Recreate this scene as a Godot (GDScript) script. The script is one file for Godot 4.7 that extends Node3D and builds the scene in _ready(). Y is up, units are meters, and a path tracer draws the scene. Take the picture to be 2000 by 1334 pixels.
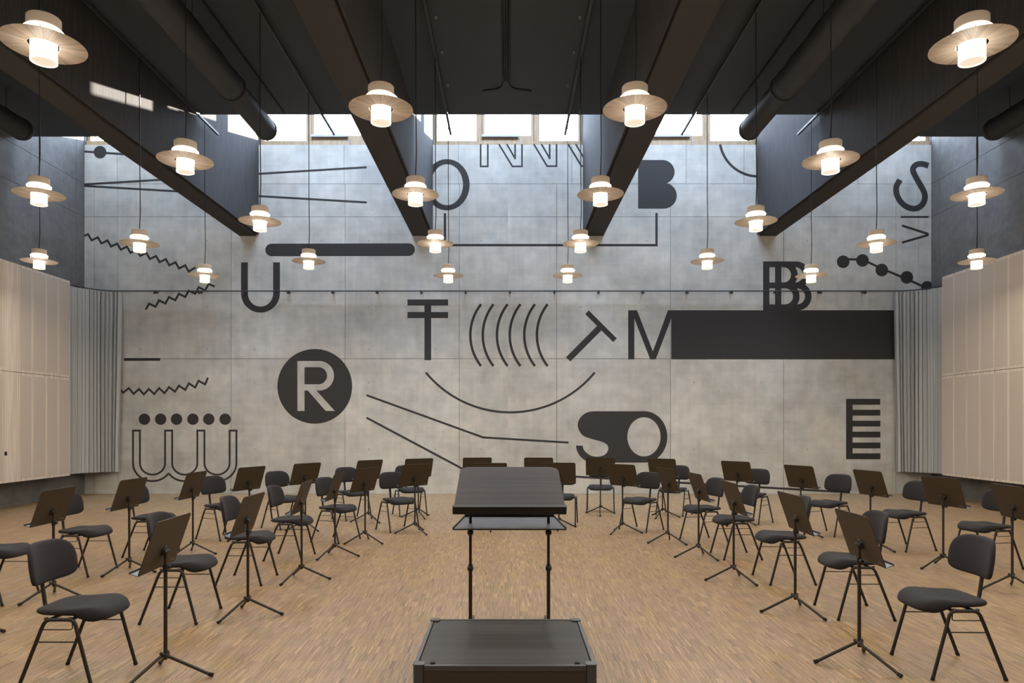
extends Node3D

# The hall: x to the right, y up, the camera at the origin's height 1.6 m looking along -z.
# Photo geometry: focal length 1390 px, principal point (992, 828) of a 2000 x 1334 frame.
const F := 1390.0
const CX := 992.0
const CY := 828.0
const EYE := 1.6
const WALL := 16.23          # distance of the mural wall
const CEIL := 7.25           # underside of the dark ceiling
const SIDE := 9.66           # half width of the hall
const ROOF := 10.0
const BACK := 7.0            # wall behind the camera (z = +7)
const SILL := 7.97

const LAMP_COLOR := Color(1.0, 0.945, 0.868)
const LAMP_DOWN := 1.12
const LAMP_SIDE := 0.39
const LAMP_UP := 0.17

var M := {}
var rng := RandomNumberGenerator.new()
var names := {}

func _ready() -> void:
	rng.seed = 7
	# ---- camera ----
	var cam := Camera3D.new()
	cam.name = "camera"
	cam.projection = Camera3D.PROJECTION_FRUSTUM
	cam.near = 0.05
	cam.far = 200.0
	cam.size = cam.near * 1334.0 / F
	cam.frustum_offset = Vector2(cam.near * (1000.0 - CX) / F, cam.near * (CY - 667.0) / F)
	cam.position = Vector3(0, EYE, 0)
	add_child(cam)
	cam.current = true
	# ---- sky, exposure ----
	var env := Environment.new()
	env.background_mode = Environment.BG_SKY
	var sky := Sky.new()
	var sm := ProceduralSkyMaterial.new()
	sm.sky_top_color = Color(0.80, 0.885, 1.0)
	sm.sky_horizon_color = Color(0.94, 0.975, 1.0)
	sm.sky_curve = 0.25
	sm.ground_horizon_color = Color(0.6, 0.62, 0.62)
	sm.ground_bottom_color = Color(0.35, 0.35, 0.33)
	sm.sky_energy_multiplier = 4.2
	sm.ground_energy_multiplier = 1.0
	sky.sky_material = sm
	env.sky = sky
	env.tonemap_mode = Environment.TONE_MAPPER_LINEAR
	env.tonemap_exposure = 1.0
	env.sdfgi_enabled = true
	env.ssao_enabled = true
	env.ssil_enabled = true
	var we := WorldEnvironment.new()
	we.name = "environment"
	we.environment = env
	add_child(we)
	# ---- sun: low, beyond the mural wall ----
	var sun := DirectionalLight3D.new()
	sun.name = "sun"
	sun.light_color = Color(1.0, 0.96, 0.9)
	sun.light_energy = 15.0
	sun.light_angular_distance = 0.5
	sun.shadow_enabled = true
	sun.sky_mode = DirectionalLight3D.SKY_MODE_LIGHT_ONLY
	add_child(sun)
	sun.look_at_from_position(Vector3.ZERO, Vector3(-0.5, -0.3, 1.0), Vector3.UP)

	materials()
	shell()
	mural()
	windows()
	beams()
	rails_and_ducts()
	curtains()
	cladding()
	podium()
	conductor_desk()
	orchestra()
	lamps()


# ---------------------------------------------------------------- mesh helpers
func new_st() -> SurfaceTool:
	var st := SurfaceTool.new()
	st.begin(Mesh.PRIMITIVE_TRIANGLES)
	return st

func tri(st: SurfaceTool, a: Vector3, b: Vector3, c: Vector3, g := -1) -> void:
	# a, b, c counter-clockwise from outside; Godot's front faces run clockwise
	st.set_smooth_group(g)
	st.add_vertex(a)
	st.set_smooth_group(g)
	st.add_vertex(c)
	st.set_smooth_group(g)
	st.add_vertex(b)

func quad(st: SurfaceTool, a: Vector3, b: Vector3, c: Vector3, d: Vector3, g := -1) -> void:
	tri(st, a, b, c, g)
	tri(st, a, c, d, g)

func finish(st: SurfaceTool) -> ArrayMesh:
	st.generate_normals()
	return st.commit()

func box(st: SurfaceTool, lo: Vector3, hi: Vector3, ch := 0.0, t := Transform3D()) -> void:
	var c := (lo + hi) / 2.0
	var s := (hi - lo) / 2.0
	ch = minf(ch, minf(s.x, minf(s.y, s.z)) * 0.49)
	if ch <= 0.0:
		var p := []
		for i in 8:
			p.append(t * Vector3(hi.x if i & 1 else lo.x, hi.y if i & 2 else lo.y, hi.z if i & 4 else lo.z))
		quad(st, p[4], p[5], p[7], p[6])
		quad(st, p[1], p[0], p[2], p[3])
		quad(st, p[5], p[1], p[3], p[7])
		quad(st, p[0], p[4], p[6], p[2])
		quad(st, p[6], p[7], p[3], p[2])
		quad(st, p[0], p[1], p[5], p[4])
		return
	# chamfered: 6 faces, 12 edges, 8 corners
	for ax in 3:
		var u := (ax + 1) % 3
		var v := (ax + 2) % 3
		for sg in [-1.0, 1.0]:
			var q := []
			for k in [[-1, -1], [1, -1], [1, 1], [-1, 1]]:
				var w := Vector3()
				w[ax] = sg * s[ax]
				w[u] = k[0] * (s[u] - ch)
				w[v] = k[1] * (s[v] - ch)
				q.append(t * (c + w))
			if sg > 0:
				quad(st, q[0], q[1], q[2], q[3])
			else:
				quad(st, q[3], q[2], q[1], q[0])
	for ax in 3:
		var u := (ax + 1) % 3
		var v := (ax + 2) % 3
		for k in [[-1, -1], [1, -1], [1, 1], [-1, 1]]:
			var q := []
			for e in [[-1, 0], [1, 0], [1, 1], [-1, 1]]:
				var w := Vector3()
				w[ax] = e[0] * (s[ax] - ch)
				w[u] = k[0] * (s[u] - (ch if e[1] == 1 else 0.0))
				w[v] = k[1] * (s[v] - (ch if e[1] == 0 else 0.0))
				q.append(t * (c + w))
			var out := Vector3()
			out[u] = k[0]
			out[v] = k[1]
			facing_quad(st, q, t.basis * out)
	for i in 8:
		var sx := 1.0 if i & 1 else -1.0
		var sy := 1.0 if i & 2 else -1.0
		var sz := 1.0 if i & 4 else -1.0
		var a := t * (c + Vector3(sx * s.x, sy * (s.y - ch), sz * (s.z - ch)))
		var b := t * (c + Vector3(sx * (s.x - ch), sy * s.y, sz * (s.z - ch)))
		var d := t * (c + Vector3(sx * (s.x - ch), sy * (s.y - ch), sz * s.z))
		if (b - a).cross(d - a).dot(t.basis * Vector3(sx, sy, sz)) > 0:
			tri(st, a, b, d)
		else:
			tri(st, a, d, b)

func facing_quad(st: SurfaceTool, q: Array, out: Vector3) -> void:
	var n: Vector3 = (q[1] - q[0]).cross(q[2] - q[0])
	if n.dot(out) > 0:
		quad(st, q[0], q[1], q[2], q[3])
	else:
		quad(st, q[3], q[2], q[1], q[0])

func tube(st: SurfaceTool, pts: Array, r: float, n := 8, rv := -1.0, side := Vector3.ZERO) -> void:
	# swept tube; with rv and side an oval whose half-axis along side is r, across it rv
	if rv < 0:
		rv = r
	var u := side
	var rings := []
	for i in pts.size():
		var d: Vector3
		if i == 0:
			d = pts[1] - pts[0]
		elif i == pts.size() - 1:
			d = pts[i] - pts[i - 1]
		else:
			d = (pts[i + 1] - pts[i]).normalized() + (pts[i] - pts[i - 1]).normalized()
		d = d.normalized()
		if u == Vector3.ZERO:
			u = d.cross(Vector3.UP)
			if u.length() < 0.01:
				u = d.cross(Vector3.RIGHT)
		u = (u - d * u.dot(d)).normalized()
		var v := d.cross(u)
		var ring := []
		for k in n:
			var a := TAU * k / n
			ring.append(pts[i] + u * cos(a) * r + v * sin(a) * rv)
		rings.append(ring)
	for i in rings.size() - 1:
		for k in n:
			var k2 := (k + 1) % n
			quad(st, rings[i][k], rings[i][k2], rings[i + 1][k2], rings[i + 1][k], 1)
	for k in range(1, n - 1):
		tri(st, rings[0][0], rings[0][k + 1], rings[0][k])
		var e: Array = rings[-1]
		tri(st, e[0], e[k], e[k + 1])

func bent(pts: Array, rad: float, seg := 4) -> Array:
	var out := [pts[0]]
	for i in range(1, pts.size() - 1):
		var a: Vector3 = pts[i - 1] - pts[i]
		var b: Vector3 = pts[i + 1] - pts[i]
		var ra := minf(rad, minf(a.length(), b.length()) * 0.48)
		var p0: Vector3 = pts[i] + a.normalized() * ra
		var p1: Vector3 = pts[i] + b.normalized() * ra
		for k in seg + 1:
			var t := float(k) / seg
			out.append(p0.lerp(pts[i], t).lerp(pts[i].lerp(p1, t), t))
	out.append(pts[-1])
	return out

func lathe(st: SurfaceTool, prof: Array, n := 24, smooth := false, at := Vector3.ZERO, bas := Basis()) -> void:
	# profile of (radius, height), run upwards on the outside
	for i in prof.size() - 1:
		var g := 1 if smooth else i + 1
		for k in n:
			var a := TAU * k / n
			var b := TAU * ((k + 1) % n) / n
			var p: Vector2 = prof[i]
			var q: Vector2 = prof[i + 1]
			var p0 := at + bas * Vector3(cos(a) * p.x, p.y, -sin(a) * p.x)
			var p1 := at + bas * Vector3(cos(b) * p.x, p.y, -sin(b) * p.x)
			var q0 := at + bas * Vector3(cos(a) * q.x, q.y, -sin(a) * q.x)
			var q1 := at + bas * Vector3(cos(b) * q.x, q.y, -sin(b) * q.x)
			if p.x < 1e-5:
				tri(st, p0, q1, q0, g)
			elif q.x < 1e-5:
				tri(st, p0, p1, q0, g)
			else:
				quad(st, p0, p1, q1, q0, g)

func plate(st: SurfaceTool, poly: PackedVector2Array, z0: float, z1: float, t := Transform3D()) -> void:
	# a flat shape in xy, from z0 (back) to z1 (front)
	if Geometry2D.is_polygon_clockwise(poly):
		poly.reverse()
	# Godot's is_polygon_clockwise looks with y down; make sure of counter-clockwise with y up
	var area := 0.0
	for i in poly.size():
		area += poly[i].cross(poly[(i + 1) % poly.size()])
	if area < 0:
		poly.reverse()
	var idx := Geometry2D.triangulate_polygon(poly)
	for i in range(0, idx.size(), 3):
		var a := poly[idx[i]]
		var b := poly[idx[i + 1]]
		var c := poly[idx[i + 2]]
		if (b - a).cross(c - a) < 0:
			var s := b
			b = c
			c = s
		tri(st, t * Vector3(a.x, a.y, z1), t * Vector3(b.x, b.y, z1), t * Vector3(c.x, c.y, z1))
		tri(st, t * Vector3(a.x, a.y, z0), t * Vector3(c.x, c.y, z0), t * Vector3(b.x, b.y, z0))
	for i in poly.size():
		var a := poly[i]
		var b := poly[(i + 1) % poly.size()]
		quad(st, t * Vector3(a.x, a.y, z0), t * Vector3(b.x, b.y, z0), t * Vector3(b.x, b.y, z1), t * Vector3(a.x, a.y, z1))

func rounded_rect(x0: float, y0: float, x1: float, y1: float, rb: float, rt: float, seg := 5) -> PackedVector2Array:
	var out := PackedVector2Array()
	for c in [[x1 - rb, y0 + rb, rb, -90], [x1 - rt, y1 - rt, rt, 0], [x0 + rt, y1 - rt, rt, 90], [x0 + rb, y0 + rb, rb, 180]]:
		for k in seg + 1:
			var a := deg_to_rad(c[3] + 90.0 * k / seg)
			out.append(Vector2(c[0] + cos(a) * c[2], c[1] + sin(a) * c[2]))
	return out

# ---------------------------------------------------------------- scene helpers
func numbered(called: String) -> String:
	var n: int = names.get(called, 0)
	names[called] = n + 1
	return called if n == 0 else "%s_%03d" % [called, n]

func obj(called: String, m: Mesh, mat: Material, parent: Node3D = null) -> MeshInstance3D:
	var o := MeshInstance3D.new()
	o.mesh = m
	o.material_override = null
	for i in m.get_surface_count():
		o.set_surface_override_material(i, mat)
	if parent == null:
		o.name = numbered(called)
		add_child(o, true)
	else:
		o.name = called
		parent.add_child(o, true)
	return o

func root(called: String, at := Vector3.ZERO, turn := 0.0) -> Node3D:
	var o := Node3D.new()
	o.name = numbered(called)
	o.position = at
	o.rotation.y = turn
	add_child(o, true)
	return o

func tag(o: Node3D, label: String, category: String, group := "", kind := "") -> void:
	o.set_meta("label", label)
	o.set_meta("category", category)
	if group:
		o.set_meta("group", group)
	if kind:
		o.set_meta("kind", kind)

func copy(o: Node3D, called: String) -> Node3D:
	var c: Node3D = o.duplicate()
	c.name = numbered(called)
	add_child(c, true)
	return c

func hy(py: float, z := WALL) -> float:
	return EYE + (CY - py) * z / F

func wx(px: float, z := WALL) -> float:
	return (px - CX) * z / F

func solid(lo: Vector3, hi: Vector3, ch := 0.0) -> ArrayMesh:
	var st := new_st()
	box(st, lo, hi, ch)
	return finish(st)

# ---------------------------------------------------------------- materials
func mat(called: String, col: Color, rough := 0.6, metal := 0.0) -> StandardMaterial3D:
	var m := StandardMaterial3D.new()
	m.resource_name = called
	m.albedo_color = col
	m.roughness = rough
	m.metallic = metal
	M[called] = m
	return m

func tri_map(m: StandardMaterial3D, t: Texture2D, scale: Vector3, world := true) -> void:
	m.albedo_texture = t
	m.uv1_triplanar = true
	m.uv1_world_triplanar = world
	m.uv1_scale = scale
	m.uv1_triplanar_sharpness = 8.0

func noise(freq: float, oct: int, sd: int, kind := FastNoiseLite.TYPE_SIMPLEX_SMOOTH) -> FastNoiseLite:
	var n := FastNoiseLite.new()
	n.noise_type = kind
	n.frequency = freq
	n.seed = sd
	n.fractal_type = FastNoiseLite.FRACTAL_FBM
	n.fractal_octaves = oct
	return n

func grey_image(w: int, h: int, data: PackedByteArray) -> ImageTexture:
	return ImageTexture.create_from_image(Image.create_from_data(w, h, false, Image.FORMAT_RGB8, data))

func concrete_texture() -> ImageTexture:
	# 20 m by 10 m of cast concrete: cloudy mottling, faint vertical runs, pour lines, pores
	var w := 1536
	var h := 768
	var big := noise(0.006, 4, 11)
	var mid := noise(0.03, 3, 12)
	var run := noise(0.05, 3, 13)
	var pour := noise(0.05, 2, 14)
	var d := PackedByteArray()
	d.resize(w * h * 3)
	var i := 0
	for y in h:
		var py := pour.get_noise_2d(y * 1.4, 5.0)
		for x in w:
			var v := 0.86 + 0.09 * big.get_noise_2d(x, y * 1.3) + 0.06 * mid.get_noise_2d(x, y) + 0.03 * run.get_noise_2d(x * 1.6, y * 0.12) + 0.016 * pour.get_noise_2d(x * 0.15, y * 2.0) + 0.006 * py
			v += rng.randf_range(-0.012, 0.012)
			var warm := 0.012 * mid.get_noise_2d(x * 0.5 + 900, y * 0.5)
			d[i] = int(clampf((v + warm) * 255.0, 0, 255))
			d[i + 1] = int(clampf(v * 255.0, 0, 255))
			d[i + 2] = int(clampf((v - warm - 0.008) * 255.0, 0, 255))
			i += 3
	for k in 1300:
		var px := rng.randi_range(0, w - 2)
		var py := rng.randi_range(0, h - 2)
		var f := rng.randf_range(0.82, 0.95)
		for dx in (2 if rng.randf() < 0.3 else 1):
			var at := (py * w + px + dx) * 3
			for c in 3:
				d[at + c] = int(d[at + c] * f)
	return grey_image(w, h, d)

func floor_texture() -> ImageTexture:
	# 2.56 m of industrial oak parquet on edge: strips of 8 by 160 mm in rows
	var im := Image.create(1920, 1920, false, Image.FORMAT_RGB8)
	for r in 16:
		var block := 0.0
		var left := 0
		for s in 320:
			if left == 0:
				left = 20
				block = rng.randf_range(-0.012, 0.012)
			left -= 1
			var v := 1.0 + block + rng.randfn(0.0, 0.068)
			if rng.randf() < 0.07:
				v -= 0.16
			if rng.randf() < 0.05:
				v += 0.15
			var hue := rng.randf_range(-0.013, 0.013)
			var col := Color(clampf(0.64 * v + hue, 0, 1), clampf(0.535 * v, 0, 1), clampf(0.405 * v - hue * 0.8, 0, 1))
			im.fill_rect(Rect2i(s * 6, r * 120, 6, 120), col)
			if rng.randf() < 0.5:
				im.fill_rect(Rect2i(s * 6 + 5, r * 120, 1, 120), col.darkened(0.18))
			if rng.randf() < 0.5:
				im.fill_rect(Rect2i(s * 6 + rng.randi_range(1, 4), r * 120 + rng.randi_range(0, 60), 1, rng.randi_range(20, 60)), col.darkened(0.08))
			im.fill_rect(Rect2i(s * 6, r * 120, 6, 1), col.darkened(0.28))
	return ImageTexture.create_from_image(im)

func streak_texture(w: int, h: int, sx: float, sy: float, amp: float, base: float, grain: float, sd: int) -> ImageTexture:
	var a := noise(0.02, 3, sd)
	var d := PackedByteArray()
	d.resize(w * h * 3)
	var i := 0
	for y in h:
		for x in w:
			# torus mapping keeps the edges seamless
			var u := TAU * x / w
			var v := TAU * y / h
			var n := a.get_noise_3d(cos(u) * sx + 50.0, sin(u) * sx, cos(v) * sy) + a.get_noise_3d(sin(v) * sy + 200.0, cos(u) * sx, sin(u) * sx)
			var q := int(clampf((base + amp * n + rng.randf_range(-grain, grain)) * 255.0, 0, 255))
			d[i] = q
			d[i + 1] = q
			d[i + 2] = q
			i += 3
	return grey_image(w, h, d)

func blotch_texture() -> ImageTexture:
	# slow drift between yellower and pinker oak
	var a := noise(0.03, 3, 41)
	var d := PackedByteArray()
	d.resize(128 * 128 * 3)
	var i := 0
	for y in 128:
		for x in 128:
			var u := TAU * x / 128.0
			var v := TAU * y / 128.0
			var p := a.get_noise_3d(cos(u) * 45.0 + 60.0, sin(u) * 45.0, cos(v) * 45.0) + a.get_noise_3d(sin(v) * 45.0 + 300.0, cos(u) * 45.0, sin(u) * 45.0)
			var q := a.get_noise_3d(cos(u) * 60.0 + 900.0, sin(u) * 60.0, cos(v) * 60.0 + sin(v) * 30.0)
			d[i] = int(clampf((0.945 + 0.05 * q) * 255.0, 0, 255))
			d[i + 1] = int(clampf((0.94 + 0.05 * q + 0.012 * p) * 255.0, 0, 255))
			d[i + 2] = int(clampf((0.93 + 0.05 * q - 0.06 * p) * 255.0, 0, 255))
			i += 3
	return grey_image(128, 128, d)

func slot_texture() -> ImageTexture:
	# fine slots milled in rows: 64 px = 0.112 m
	var im := Image.create(64, 64, false, Image.FORMAT_RGB8)
	im.fill(Color(1, 1, 1))
	for r in 4:
		im.fill_rect(Rect2i(0, r * 16 + 6, 64, 4), Color(0.89, 0.875, 0.86))
		for k in 2:
			im.fill_rect(Rect2i(k * 32 + (16 if r % 2 else 0), r * 16 + 6, 4, 4), Color(0.97, 0.96, 0.95))
	return ImageTexture.create_from_image(im)

func radial_texture() -> ImageTexture:
	# u runs round the disc, v outwards: veneer cut in rays
	var w := 720
	var im := Image.create(w, 8, false, Image.FORMAT_RGB8)
	var v := 0.0
	for x in w:
		v = 0.75 * v + rng.randf_range(-0.05, 0.05)
		var q := 0.86 + v + (0.09 if rng.randf() < 0.05 else 0.0)
		im.fill_rect(Rect2i(x, 0, 1, 8), Color(q, q * 0.985, q * 0.96))
	return ImageTexture.create_from_image(im)

func materials() -> void:
	var conc := concrete_texture()
	for k in 4:
		var tone: float = [0.80, 0.785, 0.81, 0.79][k]
		var m := mat("concrete_%d" % k, Color(tone * 1.0, tone * 0.992, tone * 0.965), 0.82)
		tri_map(m, conc, Vector3(0.05, 0.1, 0.05))
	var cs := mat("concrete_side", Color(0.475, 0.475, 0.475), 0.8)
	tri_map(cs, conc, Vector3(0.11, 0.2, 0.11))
	var jt := mat("joint", Color(0.42, 0.42, 0.41), 0.9)
	jt.metallic_specular = 0.2
	mat("tie", Color(0.6, 0.595, 0.575), 0.9)
	var paint := mat("mural_black", Color(0.19, 0.186, 0.186), 0.62)
	paint.metallic_specular = 0.35
	var fl := mat("parquet", Color(1, 1, 1), 0.42)
	tri_map(fl, floor_texture(), Vector3.ONE / 2.56)
	fl.uv1_triplanar_sharpness = 1.0
	fl.metallic_specular = 0.4
	fl.detail_enabled = true
	fl.detail_albedo = blotch_texture()
	fl.detail_blend_mode = BaseMaterial3D.BLEND_MODE_MUL
	fl.uv2_triplanar = true
	fl.uv2_world_triplanar = true
	fl.uv2_scale = Vector3.ONE * 0.21
	var ce := mat("ceiling_black", Color(0.29, 0.32, 0.355), 0.75)
	mat("bulkhead_grey", Color(0.38, 0.39, 0.40), 0.8)
	ce.metallic_specular = 0.3
	var felt := mat("beam_felt", Color(0.27, 0.265, 0.27), 0.95)
	tri_map(felt, streak_texture(512, 256, 260.0, 40.0, 0.11, 0.83, 0.07, 21), Vector3(0.6, 0.4, 0.6))
	var bo := mat("beam_board", Color(0.225, 0.215, 0.21), 0.7)
	bo.metallic_specular = 0.3
	mat("groove", Color(0.04, 0.04, 0.04), 0.9)
	mat("duct", Color(0.16, 0.16, 0.165), 0.6)
	mat("rail_black", Color(0.2, 0.2, 0.205), 0.5)
	mat("cable", Color(0.08, 0.08, 0.08), 0.6)
	var wg := streak_texture(512, 256, 150.0, 12.0, 0.10, 0.93, 0.015, 31)
	var wp := mat("panel_wood", Color(0.86, 0.815, 0.765), 0.55)
	tri_map(wp, wg, Vector3(1.2, 0.5, 1.2))
	var pf := mat("panel_field", Color(0.75, 0.712, 0.668), 0.6)
	tri_map(pf, slot_texture(), Vector3.ONE / 0.112)
	var ww := mat("window_wood", Color(0.66, 0.57, 0.45), 0.5)
	tri_map(ww, wg, Vector3(1.5, 1.5, 1.5))
	var gl := mat("window_glass", Color(0.95, 0.98, 1.0, 0.06), 0.02)
	gl.transparency = BaseMaterial3D.TRANSPARENCY_ALPHA
	mat("actuator", Color(0.62, 0.63, 0.66), 0.4, 0.3)
	var cf := mat("curtain_cloth", Color(0.70, 0.708, 0.70), 0.95)
	cf.rim_enabled = true
	cf.rim = 0.2
	var seat := mat("chair_fabric", Color(0.152, 0.147, 0.163), 0.9)
	tri_map(seat, streak_texture(128, 128, 300.0, 300.0, 0.2, 0.9, 0.08, 51), Vector3.ONE * 8.0, false)
	seat.rim_enabled = true
	seat.rim = 0.1
	mat("chair_steel", Color(0.125, 0.115, 0.11), 0.42)
	mat("hook_steel", Color(0.38, 0.37, 0.36), 0.4, 0.6)
	var sd := mat("stand_plate", Color(0.228, 0.192, 0.15), 0.5)
	sd.metallic_specular = 0.35
	mat("stand_ledge", Color(0.32, 0.325, 0.36), 0.35)
	mat("stand_tube", Color(0.155, 0.135, 0.115), 0.45)
	mat("stand_knob", Color(0.06, 0.06, 0.06), 0.45)
	mat("stand_print", Color(0.42, 0.38, 0.33), 0.6)
	mat("rubber", Color(0.07, 0.07, 0.07), 0.8)
	var db := mat("desk_board", Color(0.205, 0.18, 0.16), 0.55)
	tri_map(db, streak_texture(256, 512, 6.0, 120.0, 0.10, 0.93, 0.02, 61), Vector3(1, 1.6, 1.6), false)
	db.metallic_specular = 0.3
	mat("desk_edge", Color(0.1, 0.095, 0.09), 0.5)
	mat("desk_steel", Color(0.115, 0.105, 0.095), 0.45)
	mat("desk_tray", Color(0.15, 0.16, 0.2), 0.55)
	var ply := mat("podium_ply", Color(0.205, 0.195, 0.19), 0.62)
	tri_map(ply, streak_texture(256, 512, 5.0, 130.0, 0.16, 0.86, 0.06, 71), Vector3(0.8, 1.5, 1.5), false)
	mat("podium_metal", Color(0.275, 0.275, 0.285), 0.45, 0.2)
	mat("podium_side", Color(0.22, 0.19, 0.155), 0.5)
	# lamps
	mat("lamp_cap", Color(0.83, 0.765, 0.69), 0.5)
	var dv := mat("lamp_disc", Color(0.94, 0.90, 0.865), 0.5)
	dv.albedo_texture = radial_texture()
	dv.backlight_enabled = true
	dv.backlight = Color(0.35, 0.3, 0.24)
	var lg := mat("lamp_glass", Color(0.95, 0.93, 0.88), 0.3)
	lg.emission_enabled = true
	lg.emission = Color(1.0, 0.965, 0.9)
	lg.emission_energy_multiplier = 0.92
	var lb := lg.duplicate()
	M["lamp_base"] = lb
	lb.resource_name = "lamp_base"
	lb.emission = Color(1.0, 0.95, 0.87)
	lb.emission_energy_multiplier = 0.68
	var lr := mat("lamp_rim", Color(0.95, 0.93, 0.88), 0.3)
	lr.emission_enabled = true
	lr.emission = Color(1.0, 0.95, 0.88)
	lr.emission_energy_multiplier = 1.3
	var lo := mat("lamp_opal", Color(0.95, 0.93, 0.9), 0.4)
	lo.emission_enabled = true
	lo.emission = Color(1.0, 0.965, 0.91)
	lo.emission_energy_multiplier = 1.0
	mat("lamp_pin", Color(0.93, 0.9, 0.86), 0.35)

# ---------------------------------------------------------------- room shell
func shell() -> void:
	var fl := obj("floor", solid(Vector3(-SIDE - 0.4, -0.3, -WALL - 0.4), Vector3(SIDE + 0.4, 0.0, BACK + 0.4)), M.parquet)
	tag(fl, "tan oak parquet floor of narrow strips on edge laid in rows", "floor", "", "structure")
	# mural wall: core with recessed joints between cast panels
	var st := new_st()
	box(st, Vector3(-SIDE - 0.4, 0, -WALL - 0.45), Vector3(SIDE + 0.4, SILL - 0.005, -WALL - 0.02))
	var jambs := [[-SIDE - 0.4, -SIDE], [-6.14, -5.66], [-2.2, -1.69], [1.69, 2.2], [5.66, 6.14], [SIDE, SIDE + 0.4]]
	for j in jambs:
		box(st, Vector3(j[0], SILL - 0.005, -WALL - 0.45), Vector3(j[1], ROOF, -WALL - 0.02))
	box(st, Vector3(-SIDE, 9.55, -WALL - 0.45), Vector3(SIDE, ROOF, -WALL - 0.02))
	var wall := obj("wall_back", finish(st), M.joint)
	tag(wall, "pale cast concrete wall painted with black letters, lines and dots", "wall", "", "structure")
	var ys := [SILL, hy(359), hy(423.5), hy(700.5), 0.0]
	var lower := [163.0, 184.0, 230.0, 451.5, 674.0, 897.0, 1087.5, 1309.5, 1530.5, 1750.0, 1794.0, 1821.0]
	var upper := [163.0, 229.0, 450.0, 672.0, 895.0, 1117.0, 1340.0, 1453.0, 1676.0, 1821.0]
	var g := 0.0042
	for r in 4:
		var xs: Array = upper if r == 0 else lower
		for c in xs.size() - 1:
			var x0 := -SIDE if c == 0 else wx(xs[c])
			var x1 := SIDE if c == xs.size() - 2 else wx(xs[c + 1])
			obj("concrete_panel", solid(Vector3(x0 + g, ys[r + 1] + g, -WALL - 0.025), Vector3(x1 - g, ys[r] - g, -WALL)), M["concrete_%d" % ((r * 3 + c * 5 + c / 3) % 4)], wall)
	# formwork tie holes, closed with round plugs set back a little
	var plug := new_st()
	lathe(plug, [Vector2(0.021, 0.0), Vector2(0.021, 0.0006), Vector2(0.015, 0.001), Vector2(0.0, 0.001)], 10)
	var pm := finish(plug)
	for px in [275.0, 404.7, 497.0, 627.8, 720.0, 850.0, 940.0, 1134.0, 1263.0, 1356.0, 1487.0, 1577.0, 1708.0]:
		for py in [470.5, 599.5, 682.5, 747.0, 877.7]:
			var p := obj("tie_hole", pm, M.tie, wall)
			p.transform = Transform3D(Basis(Vector3.RIGHT, PI / 2), Vector3(wx(px), hy(py), -WALL))
	# side walls
	for s in [-1.0, 1.0]:
		st = new_st()
		var a: float = SIDE + 0.02
		var b: float = SIDE + 0.42
		box(st, Vector3(minf(s * a, s * b), 0, -WALL), Vector3(maxf(s * a, s * b), ROOF, BACK))
		var w := obj("wall_left" if s < 0 else "wall_right", finish(st), M.joint)
		tag(w, "dark mottled concrete side wall with the latch panel cladding" if s < 0 else "dark mottled concrete side wall beside the striped letter E", "wall", "", "structure")
		var zs := [WALL, 15.93, 13.24, 10.55, 7.86, 5.17, 2.48, -0.2, -BACK]
		var hs := [ROOF, hy(359), hy(423.5), hy(700.5), 0.0]
		for i in zs.size() - 1:
			for j in hs.size() - 1:
				var lo := Vector3(minf(s * SIDE, s * (SIDE + 0.025)), hs[j + 1] + g, -zs[i] + g)
				var hi := Vector3(maxf(s * SIDE, s * (SIDE + 0.025)), hs[j] - g, -zs[i + 1] - g)
				obj("concrete_panel", solid(lo, hi), M.concrete_side, w)
	var fw := obj("wall_front", solid(Vector3(-SIDE - 0.4, 0, BACK), Vector3(SIDE + 0.4, ROOF, BACK + 0.4)), M.concrete_side)
	tag(fw, "plain concrete wall behind the conductor end of the hall", "wall", "", "structure")
	# ceiling of dark boards between the beams, open in front of the mural wall
	var ce := root("ceiling")
	tag(ce, "flat black ceiling of wide boards between the beams", "ceiling", "", "structure")
	for b in [[-SIDE, -6.12, 14.0], [-5.68, -4.03, 13.0], [-4.03, -2.86, 13.0], [-2.86, -2.18, 13.0], [-1.71, 0.0, 13.0], [0.0, 1.71, 13.0], [2.18, 2.9, 13.0], [2.9, 4.09, 13.0], [4.09, 5.68, 13.0], [6.12, SIDE, 14.0]]:
		obj("ceiling_board", solid(Vector3(b[0] + 0.003, CEIL, -b[2]), Vector3(b[1] - 0.003, CEIL + 0.06, BACK)), M.ceiling_black, ce)
		obj("ceiling_bulkhead", solid(Vector3(b[0], CEIL + 0.06, -b[2]), Vector3(b[1], ROOF, -b[2] + 0.2)), M.bulkhead_grey, ce)
	for b in [[-SIDE, -6.12, 14.0], [-5.68, -2.18, 13.0], [-1.71, 1.71, 13.0], [2.18, 5.68, 13.0], [6.12, SIDE, 14.0]]:
		obj("ceiling_backing", solid(Vector3(b[0], CEIL + 0.003, -b[2] + 0.001), Vector3(b[1], CEIL + 0.1, BACK)), M.ceiling_black, ce)
	st = new_st()
	box(st, Vector3(-SIDE - 0.4, ROOF, -12.8), Vector3(SIDE + 0.4, ROOF + 0.3, BACK + 0.4))
	box(st, Vector3(-SIDE - 0.4, ROOF, -WALL - 0.45), Vector3(SIDE + 0.4, ROOF + 0.3, -WALL + 1.2))
	obj("roof_slab", finish(st), M.ceiling_black, ce)
	# roof glazing over the open strip
	var n := 0
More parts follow.
